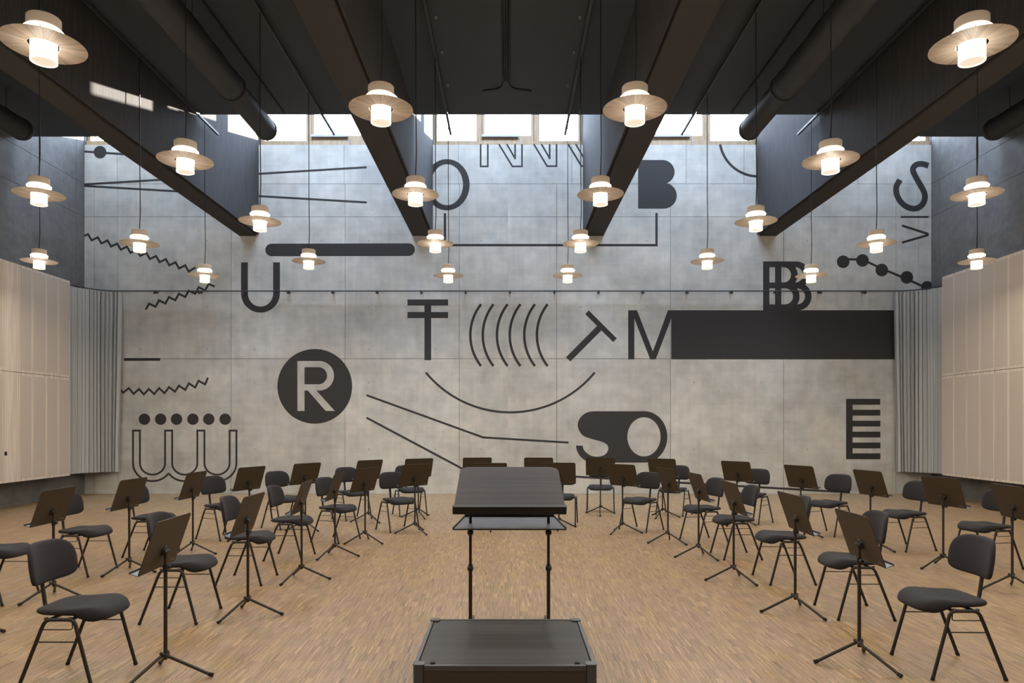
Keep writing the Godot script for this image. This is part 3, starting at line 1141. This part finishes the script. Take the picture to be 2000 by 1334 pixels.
# ---------------------------------------------------------------- podium
func podium() -> void:
	var h := 0.2
	var zf := 4.12
	var zb := 5.11
	var x0 := wx(806.5, zf)
	var x1 := wx(1166.0, zf)
	var o := root("conductor_podium", Vector3((x0 + x1) / 2.0, 0, -(zf + zb) / 2.0))
	tag(o, "low square conductor podium with dark plywood top and metal corners", "podium")
	var w := (x1 - x0) / 2.0
	var d := (zb - zf) / 2.0
	obj("deck", solid(Vector3(-w + 0.028, h - 0.03, -d + 0.028), Vector3(w - 0.028, h - 0.004, d - 0.028), 0.002), M.podium_ply, o)
	for sx in [-1.0, 1.0]:
		for sz in [-1.0, 1.0]:
			var st := new_st()
			var cx: float = sx * (w - 0.031)
			var cz: float = sz * (d - 0.031)
			var poly := rounded_rect(-0.031, -0.031, 0.031, 0.031, 0.006, 0.006, 2)
			var pl := PackedVector2Array()
			for q in rounded_rect(-0.031, -0.031, 0.031, 0.031, 0.014, 0.014, 4):
				pl.append(q)
			plate(st, pl, 0.0, h - 0.001, Transform3D(Basis(Vector3.RIGHT, -PI / 2), Vector3(cx, 0.0, cz)))
			obj("corner_post", finish(st), M.podium_metal, o)
			st = new_st()
			plate(st, rounded_rect(-0.034, -0.034, 0.034, 0.034, 0.016, 0.016, 4), h - 0.001, h + 0.006, Transform3D(Basis(Vector3.RIGHT, -PI / 2), Vector3(cx, 0.0, cz)))
			obj("corner_cap", finish(st), M.podium_metal, o)
	for sz in [-1.0, 1.0]:
		obj("edge_rail", solid(Vector3(-w + 0.062, h - 0.035, minf(sz * d, sz * (d - 0.024))), Vector3(w - 0.062, h, maxf(sz * d, sz * (d - 0.024))), 0.003), M.podium_metal, o)
		obj("apron", solid(Vector3(-w + 0.062, 0.012, minf(sz * (d - 0.003), sz * (d - 0.02))), Vector3(w - 0.062, h - 0.035, maxf(sz * (d - 0.003), sz * (d - 0.02))), 0.002), M.podium_side, o)
	for sx in [-1.0, 1.0]:
		obj("edge_rail", solid(Vector3(minf(sx * w, sx * (w - 0.024)), h - 0.035, -d + 0.062), Vector3(maxf(sx * w, sx * (w - 0.024)), h, d - 0.062), 0.003), M.podium_metal, o)
		obj("apron", solid(Vector3(minf(sx * (w - 0.003), sx * (w - 0.02)), 0.012, -d + 0.062), Vector3(maxf(sx * (w - 0.003), sx * (w - 0.02)), h - 0.035, d - 0.062), 0.002), M.podium_side, o)
		var st := new_st()
		box(st, Vector3(sx * 0.423 - 0.014, h - 0.006, d - 0.06), Vector3(sx * 0.423 + 0.014, h + 0.006, d - 0.03), 0.003)
		obj("socket_plug", finish(st), M.rubber, o)

# ---------------------------------------------------------------- conductor's desk
func conductor_desk() -> void:
	var zb := 5.25
	var xc := wx(995.0, 5.6)
	var o := root("conductor_desk", Vector3(xc, 0, -5.6))
	tag(o, "large black conductor music desk with blue-grey tray behind the podium", "music desk")
	# tilted board: bottom edge near, top edge far
	var lo := Vector3(0, 0.955, 5.6 - zb)
	var hi := Vector3(0, 1.24, -0.36)
	var up := (hi - lo).normalized()
	var bas := Basis(Vector3.RIGHT, up, Vector3.RIGHT.cross(up))
	var len_ := (hi - lo).length()
	var t := Transform3D(bas, lo)
	var poly := PackedVector2Array([Vector2(-0.417, 0.0), Vector2(0.417, 0.0)])
	for c in [[0.407 - 0.08, len_ - 0.08, 0.0], [-0.407 + 0.08, len_ - 0.08, 90.0]]:
		for k in 7:
			var a := deg_to_rad(c[2] + 15.0 * k)
			poly.append(Vector2(c[0] + 0.08 * cos(a), c[1] + 0.08 * sin(a)))
	var st := new_st()
	plate(st, poly, -0.018, 0.0, t)
	var bd := obj("desk_board", finish(st), M.desk_board, o)
	for x in [-0.24, 0.24]:
		for y in [0.28, 0.42]:
			st = new_st()
			lathe(st, [Vector2(0.005, 0.0), Vector2(0.005, 0.0012), Vector2(0.0, 0.0016)], 8, false, t * Vector3(x, y, 0.0), bas * Basis(Vector3.RIGHT, PI / 2))
			obj("screw_head", finish(st), M.desk_edge, bd)
	st = new_st()
	box(st, Vector3(-0.42, -0.016, -0.02), Vector3(0.42, 0.008, 0.045), 0.005, t)
	box(st, Vector3(-0.42, -0.016, 0.036), Vector3(0.42, 0.02, 0.045), 0.003, t)
	obj("book_ledge", finish(st), M.desk_edge, o)
	for x in [-0.31, 0.31]:
		st = new_st()
		box(st, Vector3(x - 0.02, 0.1, -0.035), Vector3(x + 0.02, len_ - 0.12, -0.018), 0.003, t)
		obj("board_bracket", finish(st), M.desk_steel, o)
	# tray with turned-up rim
	var y := 0.815
	var rim := 0.022
	var zf := 0.3
	var zk := -0.40
	st = new_st()
	var w0 := 0.422
	var w1 := 0.376
	var tp := PackedVector2Array([Vector2(-w0, -zf), Vector2(w0, -zf), Vector2(w1, -zk), Vector2(-w1, -zk)])
	plate(st, tp, y, y + 0.003, Transform3D(Basis(Vector3.RIGHT, -PI / 2), Vector3.ZERO))
	obj("tray", finish(st), M.desk_tray, o)
	st = new_st()
	var cs := [Vector3(-w0, 0, zf), Vector3(w0, 0, zf), Vector3(w1, 0, zk), Vector3(-w1, 0, zk)]
	for i in 4:
		var a: Vector3 = cs[i]
		var b: Vector3 = cs[(i + 1) % 4]
		var dir := (b - a).normalized()
		var tt := Transform3D(Basis(dir, Vector3.UP, dir.cross(Vector3.UP)), a + Vector3(0, y - 0.006, 0))
		box(st, Vector3(0, 0, -0.003), Vector3((b - a).length(), rim + (0.018 if i == 2 else 0.0) - (0.012 if i == 0 else 0.0), 0.003), 0.001, tt)
	obj("tray_rim", finish(st), M.desk_edge, o)
	for s in [-1.0, 1.0]:
		var x: float = s * 0.307
		st = new_st()
		tube(st, [Vector3(x, 0.02, 0), Vector3(x, 0.5, 0)], 0.0145, 14)
		obj("leg", finish(st), M.desk_steel, o)
		st = new_st()
		tube(st, [Vector3(x, 0.5, 0), Vector3(x, 1.07, 0)], 0.0115, 14)
		obj("inner_leg", finish(st), M.desk_steel, o)
		for yy in [0.75, 0.468]:
			st = new_st()
			lathe(st, [Vector2(0.012, -0.026), Vector2(0.02, -0.024), Vector2(0.02, 0.024), Vector2(0.012, 0.026)], 14, false, Vector3(x, yy, 0))
			var kn := []
			for k in 9:
				var a := deg_to_rad(-90.0 + 22.5 * k)
				kn.append(Vector2(maxf(0.0, 0.0255 * cos(a)), 0.0255 * sin(a)))
			lathe(st, kn, 16, true, Vector3(x, yy, 0.018), Basis(Vector3.RIGHT, PI / 2))
			obj("clamp_knob", finish(st), M.stand_knob, o)
		st = new_st()
		box(st, Vector3(x - 0.02, 0.0, -0.28), Vector3(x + 0.02, 0.022, 0.28), 0.006)
		obj("foot", finish(st), M.desk_steel, o)

# ---------------------------------------------------------------- chair (faces local +x, origin at the middle of its four feet)
func make_chair() -> Node3D:
	var o := root("orchestra_chair")
	# seat: closed cushion with a waterfall front
	var st := new_st()
	var n := 44
	var rings := [[0.0, 1.0], [0.35, 1.0], [0.62, 1.0], [0.8, 0.99], [0.91, 0.93], [0.97, 0.78], [1.0, 0.5], [0.985, 0.24], [0.94, 0.08], [0.86, 0.0], [0.45, 0.0], [0.0, 0.0]]
	var grid := []
	for r in rings:
		var line := []
		for k in n:
			var a := TAU * k / n
			var ca := cos(a)
			var sa := sin(a)
			var e := 2.0 / 3.4
			var sx := signf(ca) * pow(absf(ca), e)
			var sz := signf(sa) * pow(absf(sa), e)
			var x: float = sx * r[0] * (0.255 if sx > 0 else 0.205)
			var front := clampf((x + 0.2) / 0.45, 0, 1)
			var z: float = sz * r[0] * lerpf(0.205, 0.236, front) * (1.0 - 0.04 * absf(sx) * r[0])
			# top: slightly dished, falling off at the front edge
			var top := 0.487 + 0.012 * pow(absf(z) / 0.23, 2.0) - 0.016 * exp(-pow((x + 0.04) / 0.13, 2.0)) - 0.034 * pow(maxf(0.0, (x - 0.12) / 0.12), 2.0) - 0.012 * pow(maxf(0.0, (-x - 0.1) / 0.1), 2.0)
			var bot := 0.442 - 0.048 * smoothstep(0.06, 0.18, x) + 0.004 * front
			line.append(Vector3(x + 0.005, lerpf(bot, top, r[1]), z))
		grid.append(line)
	for i in grid.size() - 1:
		for k in n:
			var k2 := (k + 1) % n
			if i == 0:
				tri(st, grid[0][0], grid[1][k2], grid[1][k], 1)
			elif i == grid.size() - 2:
				tri(st, grid[i][k], grid[i][k2], grid[i + 1][0], 1)
			else:
				quad(st, grid[i][k], grid[i][k2], grid[i + 1][k2], grid[i + 1][k], 1)
	obj("seat", finish(st), M.chair_fabric, o)
	# backrest: upholstered, curved round the sitter, more rounded at the top
	st = new_st()
	grid = []
	var prof := [[0.0, 1.0], [0.5, 1.0], [0.8, 1.0], [0.93, 0.93], [0.985, 0.7], [1.0, 0.4], [0.99, 0.12], [0.955, 0.0], [0.8, 0.0], [0.5, 0.0], [0.0, 0.0]]
	for r in prof:
		var line := []
		for k in n:
			var a := TAU * k / n
			var ca := cos(a)
			var sa := sin(a)
			var e := 2.0 / (3.0 if sa > 0 else 5.5)
			var uz: float = signf(ca) * pow(absf(ca), 2.0 / 4.4) * r[0]
			var uy: float = signf(sa) * pow(absf(sa), e) * r[0]
			var z := uz * (0.226 - 0.018 * maxf(uy, 0.0))
			var y := uy * 0.128
			var bulge := 0.012 * (1.0 - uz * uz * 0.8 - uy * uy * 0.6)
			var x: float = -0.036 + 0.064 * uz * uz + (r[1] - 0.5) * 0.03 + (bulge if r[1] > 0.5 else 0.0) - 0.17 * y
			line.append(Vector3(x - 0.185, 0.735 + y, z))
		grid.append(line)
	for i in grid.size() - 1:
		for k in n:
			var k2 := (k + 1) % n
			# seen from the front (+x) the angle runs clockwise in (z, y)
			if i == 0:
				tri(st, grid[0][0], grid[1][k2], grid[1][k], 1)
			elif i == grid.size() - 2:
				tri(st, grid[i][k], grid[i][k2], grid[i + 1][0], 1)
			else:
				quad(st, grid[i][k], grid[i][k2], grid[i + 1][k2], grid[i + 1][k], 1)
	obj("backrest", finish(st), M.chair_fabric, o)
	# spine bar from under the seat to the back
	st = new_st()
	tube(st, bent([Vector3(-0.05, 0.428, 0), Vector3(-0.212, 0.432, 0), Vector3(-0.252, 0.72, 0)], 0.045, 6), 0.018, 10, 0.008, Vector3(0, 0, 1))
	obj("back_support", finish(st), M.chair_steel, o)
	for s in [-1.0, 1.0]:
		var z0: float = s * 0.245
		var z1: float = s * 0.238
		var r := 0.0112
		# side frame: two legs and the rail under the seat
		st = new_st()
		tube(st, bent([Vector3(0.13, 0.36, lerpf(z1, z0, 0.15)), Vector3(0.112, 0.431, z1), Vector3(0.03, 0.431, z1), Vector3(-0.06, 0.431, z1), Vector3(-0.09, 0.36, lerpf(z1, z0, 0.15))], 0.05, 5), r, 10)
		obj("side_rail", finish(st), M.chair_steel, o)
		for f in [1.0, -1.0]:
			st = new_st()
			var top := Vector3(0.13 if f > 0 else -0.09, 0.36, lerpf(z1, z0, 0.15))
			var foot := Vector3(0.228 * f, 0.0, z0)
			tube(st, [top, foot.lerp(top, 0.05)], r, 10)
			var leg := obj("leg", finish(st), M.chair_steel, o)
			st = new_st()
			tube(st, [foot.lerp(top, 0.05), foot], r + 0.0015, 10)
			obj("foot_cap", finish(st), M.rubber, leg)
		st = new_st()
		tube(st, [Vector3(0.155, 0.3, z0), Vector3(-0.118, 0.3, z0)], 0.0042, 6)
		obj("stretcher", finish(st), M.chair_steel, o)
		st = new_st()
		tube(st, bent([Vector3(0.1, 0.425, z1), Vector3(0.102, 0.378, z1), Vector3(0.09, 0.372, z1), Vector3(-0.088, 0.372, z1)], 0.012, 3), 0.0035, 6)
		obj("linking_hook", finish(st), M.chair_steel, o)
		for x in [0.085, -0.055]:
			st = new_st()
			box(st, Vector3(x - 0.01, 0.43, z1 - 0.009), Vector3(x + 0.01, 0.447, z1 + 0.009), 0.003)
			obj("stacking_pad", finish(st), M.hook_steel, o)
	for x in [0.085, -0.045]:
		st = new_st()
		tube(st, [Vector3(x, 0.428, -0.235), Vector3(x, 0.428, 0.235)], 0.0105, 8)
		obj("cross_bar", finish(st), M.chair_steel, o)
	return o

# ---------------------------------------------------------------- music stand (musician at local +x)
func make_stand() -> Node3D:
	var o := root("music_stand")
	for k in 3:
		var a := PI + TAU * k / 3.0
		var d := Vector3(cos(a), 0, -sin(a))
		var side := Vector3(-d.z, 0, d.x)
		var st := new_st()
		tube(st, bent([d * -0.028 + side * 0.012 + Vector3(0, 0.158, 0), d * 0.03 + side * 0.012 + Vector3(0, 0.135, 0), d * 0.28 + Vector3(0, 0.016, 0)], 0.05, 5), 0.0105, 10)
		var leg := obj("leg", finish(st), M.stand_tube, o)
		st = new_st()
		tube(st, [d * 0.272 + Vector3(0, 0.0185, 0), d * 0.297 + Vector3(0, 0.0125, 0)], 0.0128, 10)
		obj("foot_cap", finish(st), M.rubber, leg)
	var st := new_st()
	tube(st, [Vector3(0, 0.115, 0), Vector3(0, 0.7, 0)], 0.0118, 12)
	obj("pole", finish(st), M.stand_tube, o)
	st = new_st()
	tube(st, [Vector3(0, 0.69, 0), Vector3(0, 0.79, 0)], 0.0095, 12)
	obj("inner_pole", finish(st), M.stand_tube, o)
	st = new_st()
	lathe(st, [Vector2(0.0, 0.672), Vector2(0.0155, 0.672), Vector2(0.0155, 0.712), Vector2(0.0, 0.712)], 14)
	lathe(st, [Vector2(0.0, -0.012), Vector2(0.013, -0.01), Vector2(0.015, 0.0), Vector2(0.013, 0.01), Vector2(0.0, 0.012)], 12, false, Vector3(0.0, 0.692, 0.036), Basis(Vector3.RIGHT, PI / 2))
	tube(st, [Vector3(0, 0.692, 0.008), Vector3(0, 0.692, 0.03)], 0.006, 8)
	obj("clamp_knob", finish(st), M.stand_knob, o)
	# tilt head
	st = new_st()
	tube(st, [Vector3(-0.004, 0.794, -0.03), Vector3(-0.004, 0.794, 0.03)], 0.0135, 12)
	obj("tilt_head", finish(st), M.stand_tube, o)
	# desk plate: bottom nearer the musician
	var lo := Vector3(0.052, 0.69, 0)
	var hi := Vector3(-0.058, 1.012, 0)
	var up := (hi - lo).normalized()
	var right := Vector3(0, 0, -1)          # seen from the musician's side
	var t := Transform3D(Basis(right, up, right.cross(up)), lo)
	var h := (hi - lo).length()
	st = new_st()
	plate(st, rounded_rect(-0.255, 0.0, 0.255, h, 0.01, 0.03, 5), -0.0022, 0.0022, t)
	var pl := obj("desk_plate", finish(st), M.stand_plate, o)
	st = new_st()
	lathe(st, [Vector2(0.0, 0.004), Vector2(0.036, 0.005), Vector2(0.034, 0.012), Vector2(0.018, 0.014), Vector2(0.016, 0.034), Vector2(0.0, 0.034)], 16, false, t * Vector3(0, 0.118, 0.0), t.basis * Basis(Vector3.RIGHT, -PI / 2))
	obj("mount_disc", finish(st), M.stand_knob, o)
	st = new_st()
	box(st, Vector3(-0.23, 0.02, -0.0032), Vector3(-0.165, 0.026, -0.002), 0.0, t)
	obj("maker_plate", finish(st), M.stand_print, pl)
	st = new_st()
	box(st, Vector3(-0.253, -0.002, -0.002), Vector3(0.253, 0.002, 0.056), 0.0, t)
	box(st, Vector3(-0.253, -0.002, 0.053), Vector3(0.253, 0.012, 0.056), 0.0, t)
	obj("ledge", finish(st), M.stand_ledge, o)
	return o

func orchestra() -> void:
	# [x, distance, facing in degrees (0 = +x, 90 = away from the camera), row, place from the podium]
	var L := "R disc side"
	var R := "striped E side"
	var ord := ["", "first", "second", "third", "fourth", "fifth", "sixth", "seventh"]
	var chairs := [
		[-2.70, 4.485, 0, "in", L, 1], [-2.71, 5.915, 0, "in", L, 2], [-2.66, 7.265, 0, "in", L, 3], [-2.61, 8.52, 358, "in", L, 4], [-2.36, 9.765, 337, "in", L, 5], [-1.67, 10.77, 308, "in", L, 6],
		[2.88, 4.68, 179, "in", R, 1], [2.92, 6.02, 178, "in", R, 2], [2.82, 7.29, 181, "in", R, 3], [2.75, 8.59, 182, "in", R, 4], [2.67, 9.70, 195, "in", R, 5], [2.02, 10.77, 224, "in", R, 6],
		[-0.27, 11.36, 273, "mid", L, 0], [0.85, 11.38, 260, "mid", R, 0],
		[-4.66, 6.485, 0, "out", L, 1], [-4.58, 7.67, 356, "out", L, 2], [-4.38, 8.75, 359, "out", L, 3], [-4.02, 10.0, 336, "out", L, 4], [-3.465, 11.02, 326, "out", L, 5], [-2.63, 11.99, 314, "out", L, 6], [-1.73, 12.54, 295, "out", L, 7],
		[5.39, 8.01, 190, "out", R, 2], [5.12, 9.15, 193, "out", R, 3], [4.69, 10.35, 207, "out", R, 4], [3.97, 11.58, 221, "out", R, 5], [2.93, 12.55, 235, "out", R, 6], [1.70, 13.05, 262, "out", R, 7],
		[-0.56, 13.02, 275, "far", L, 0], [0.58, 13.02, 266, "far", R, 0]]
	var src := make_chair()
	for i in chairs.size():
		var c: Array = chairs[i]
		var o: Node3D = src if i == 0 else copy(src, "orchestra_chair")
		o.position = Vector3(c[0], 0, -c[1])
		o.rotation.y = deg_to_rad(c[2])
		var lab := ""
		match c[3]:
			"in": lab = "dark upholstered chair, %s from the podium in the inner arc, %s" % [ord[c[5]], c[4]]
			"out": lab = "dark upholstered chair, %s from the podium in the outer arc, %s" % [ord[c[5]], c[4]]
			"mid": lab = "dark upholstered chair half hidden by the conductor desk, inner arc, %s" % c[4]
			"far": lab = "dark upholstered chair hidden behind the conductor desk, outer arc, %s" % c[4]
		tag(o, lab, "chair", "orchestra chairs in two arcs")
	var stands := [
		[-2.16, 4.49, 182, "in", L, 1], [-2.17, 5.94, 180, "in", L, 2], [-2.11, 7.28, 183, "in", L, 3], [-2.08, 8.56, 179, "in", L, 4], [-1.92, 9.57, 152, "in", L, 5], [-1.36, 10.41, 132, "in", L, 6],
		[2.34, 4.74, -2, "in", R, 1], [2.43, 6.02, 0, "in", R, 2], [2.30, 7.25, 1, "in", R, 3], [2.28, 8.51, 4, "in", R, 4], [2.15, 9.56, 13, "in", R, 5], [1.68, 10.43, 45, "in", R, 6],
		[-0.27, 10.79, 93, "mid", L, 0], [0.78, 10.87, 82, "mid", R, 0],
		[-4.15, 5.45, 180, "out", L, 0], [-4.15, 6.50, 181, "out", L, 1], [-4.07, 7.65, 177, "out", L, 2], [-3.86, 8.72, 177, "out", L, 3], [-3.56, 9.80, 156, "out", L, 4], [-3.05, 10.72, 145, "out", L, 5], [-2.28, 11.64, 138, "out", L, 6], [-1.53, 12.15, 119, "out", L, 7],
		[4.84, 6.83, -4, "out", R, 1], [4.82, 7.88, 14, "out", R, 2], [4.60, 9.03, 13, "out", R, 3], [4.16, 10.11, 27, "out", R, 4], [3.62, 11.25, 41, "out", R, 5], [2.64, 12.15, 54, "out", R, 6], [1.63, 12.54, 82, "out", R, 7],
		[-0.54, 12.5, 96, "far", L, 0], [0.54, 12.5, 86, "far", R, 0]]
	src = make_stand()
	for i in stands.size():
		var c: Array = stands[i]
		var o: Node3D = src if i == 0 else copy(src, "music_stand")
		o.position = Vector3(c[0], 0, -c[1])
		o.rotation.y = deg_to_rad(c[2])
		var lab := ""
		match c[3]:
			"in": lab = "black music stand, %s from the podium in the inner arc, %s" % [ord[c[5]], c[4]]
			"out": lab = "black music stand, %s from the podium in the outer arc, %s" % [ord[c[5]], c[4]] if c[5] > 0 else "black music stand of which only one foot shows, outer arc, R disc side"
			"mid": lab = "black music stand peeking out behind the conductor desk, inner arc, %s" % c[4]
			"far": lab = "black music stand just above the conductor desk top, outer arc, %s" % c[4]
		tag(o, lab, "music stand", "music stands in two arcs")

# ---------------------------------------------------------------- pendant lamps
func make_lamp() -> Node3D:
	var o := root("pendant_lamp")
	# origin in the plane of the disc
	var st := new_st()
	lathe(st, [Vector2(0.0, 0.118), Vector2(0.111, 0.118), Vector2(0.111, 0.189), Vector2(0.106, 0.195), Vector2(0.0, 0.195)], 40)
	obj("cap", finish(st), M.lamp_cap, o)
	st = new_st()
	lathe(st, [Vector2(0.0, 0.084), Vector2(0.124, 0.084), Vector2(0.131, 0.089), Vector2(0.131, 0.1), Vector2(0.112, 0.118), Vector2(0.0, 0.118)], 40)
	obj("upper_diffuser", finish(st), M.lamp_opal, o)
	# disc with uv: u round, v outwards
	st = new_st()
	var n := 72
	for k in n:
		var a0 := TAU * k / n
		var a1 := TAU * (k + 1) / n
		var ri := 0.102
		var ro := 0.275
		for lay in [[0.002, 1], [-0.002, -1]]:
			var y: float = lay[0]
			var p := [Vector3(ri * cos(a0), y, -ri * sin(a0)), Vector3(ro * cos(a0), y, -ro * sin(a0)), Vector3(ro * cos(a1), y, -ro * sin(a1)), Vector3(ri * cos(a1), y, -ri * sin(a1))]
			var uv := [Vector2(float(k) / n, 0.2), Vector2(float(k) / n, 0.8), Vector2(float(k + 1) / n, 0.8), Vector2(float(k + 1) / n, 0.2)]
			var order := [0, 2, 1, 0, 3, 2] if lay[1] > 0 else [0, 1, 2, 0, 2, 3]
			for i in order:
				st.set_smooth_group(1 if lay[1] > 0 else 2)
				st.set_uv(uv[i])
				st.add_vertex(p[i])
		for e in [[ro, 1], [ri, -1]]:
			var q := [Vector3(e[0] * cos(a0), -0.002, -e[0] * sin(a0)), Vector3(e[0] * cos(a1), -0.002, -e[0] * sin(a1)), Vector3(e[0] * cos(a1), 0.002, -e[0] * sin(a1)), Vector3(e[0] * cos(a0), 0.002, -e[0] * sin(a0))]
			var order := [0, 2, 1, 0, 3, 2] if e[1] > 0 else [0, 1, 2, 0, 2, 3]
			for i in order:
				st.set_smooth_group(3)
				st.set_uv(Vector2(float(k) / n, 0.5))
				st.add_vertex(q[i])
	obj("disc_shade", finish(st), M.lamp_disc, o)
	# glass cylinder, closed, with a heavier rim below
	st = new_st()
	lathe(st, [Vector2(0.0, -0.1165), Vector2(0.0865, -0.1165), Vector2(0.0865, 0.084), Vector2(0.0, 0.084)], 40)
	# one mesh of three surfaces: the cylinder, its dimmer base and its bright lower rim; the bulb's light starts inside it
	var gm := finish(st)
	st = new_st()
	lathe(st, [Vector2(0.0, -0.1185), Vector2(0.079, -0.1185), Vector2(0.079, -0.117), Vector2(0.0, -0.117)], 40)
	st.generate_normals()
	st.commit(gm)
	st = new_st()
	lathe(st, [Vector2(0.078, -0.1185), Vector2(0.082, -0.124), Vector2(0.087, -0.122), Vector2(0.0885, -0.115), Vector2(0.0866, -0.108)], 40, true)
	st.generate_normals()
	st.commit(gm)
	var gl := obj("glass_diffuser", gm, M.lamp_glass, o)
	gl.set_surface_override_material(1, M.lamp_base)
	gl.set_surface_override_material(2, M.lamp_rim)
	for k in 8:
		var a := TAU * (k + 0.5) / 8
		st = new_st()
		tube(st, [Vector3(0.121 * cos(a), 0.0, -0.121 * sin(a)), Vector3(0.121 * cos(a), 0.086, -0.121 * sin(a))], 0.0042, 6)
		obj("pin", finish(st), M.lamp_pin, o)
	st = new_st()
	tube(st, [Vector3(0, 0.19, 0), Vector3(0.012, 0.5, 0.0), Vector3(0.004, 1.1, 0.0), Vector3(0, 2.825, 0)], 0.0065, 6)
	lathe(st, [Vector2(0.0, 0.195), Vector2(0.014, 0.195), Vector2(0.008, 0.22), Vector2(0.0, 0.22)], 10)
	obj("cable", finish(st), M.cable, o)
	# the bulb: most of the light falls downwards, a little escapes through the gap over the disc
	var l := SpotLight3D.new()
	l.name = "lamp_light"
	l.light_color = LAMP_COLOR
	l.light_energy = LAMP_DOWN
	l.light_size = 0.06
	l.spot_range = 40.0
	l.spot_attenuation = 2.0
	l.spot_angle = 86.0
	l.spot_angle_attenuation = 0.25
	l.shadow_enabled = true
	l.position = Vector3(0, -0.04, 0)
	l.rotation.x = -PI / 2
	o.add_child(l)
	var u := OmniLight3D.new()
	u.name = "gap_light"
	u.light_color = LAMP_COLOR
	u.light_energy = LAMP_UP
	u.light_size = 0.03
	u.omni_range = 40.0
	u.omni_attenuation = 2.0
	u.shadow_enabled = true
	u.position = Vector3(0, -0.02, 0)
	o.add_child(u)
	var v: OmniLight3D = u.duplicate()
	v.name = "upper_light"
	v.light_energy = LAMP_SIDE
	v.position = Vector3(0, 0.03, 0)
	o.add_child(v)
	return o

func lamps() -> void:
	var src := make_lamp()
	var first := true
	var zs := [5.13, 6.17, 7.38, 8.47, 9.60, 10.78, 11.95, 13.1]
	var col := {1: "inner column", 3: "second column", 5: "third column", 7: "outer column"}
	var xx := {1: 1.1, 3: 3.345, 5: 5.58, 7: 7.87}
	var ord := ["first", "second", "third", "fourth"]
	var seen := [[0, 3], [1, 1], [2, 3], [3, 1], [3, 5], [4, 3], [5, 1], [5, 5], [6, 3], [6, 7], [7, 1], [7, 5]]
	var count := {}
	for p in seen:
		var k: int = count.get(p[1], 0)
		count[p[1]] = k + 1
		for s in [-1, 1]:
			var o: Node3D = src if first else copy(src, "pendant_lamp")
			first = false
			o.position = Vector3(s * xx[p[1]], 4.33, -zs[p[0]])
			if p[1] == 7:
				tag(o, "lit pendant with wooden disc just above the cladding top, %s" % ["R disc side", "striped E side"][(s + 1) / 2], "lamp", "pendant lamps in staggered rows")
			else:
				tag(o, "lit pendant with wooden disc, %s from the mural in %s, %s" % [ord[({1: 4, 3: 4, 5: 3}[p[1]]) - 1 - k], col[p[1]], ["R disc side", "striped E side"][(s + 1) / 2]], "lamp", "pendant lamps in staggered rows")
	# the same grid goes on over the conductor's end, out of the picture
	for p in [[6.17, 5], [5.13, 7], [7.38, 7], [9.6, 7], [3.95, 1], [3.95, 5], [2.8, 3], [2.8, 7], [1.65, 1], [1.65, 5], [0.5, 3], [0.5, 7], [-0.65, 1], [-0.65, 5]]:
		for s in [-1, 1]:
			var o := copy(src, "pendant_lamp")
			o.position = Vector3(s * xx[p[1]], 4.33, -p[0])
			tag(o, "lit glass pendant with wooden disc over the conductor end, out of the picture", "lamp", "pendant lamps over the conductor end")
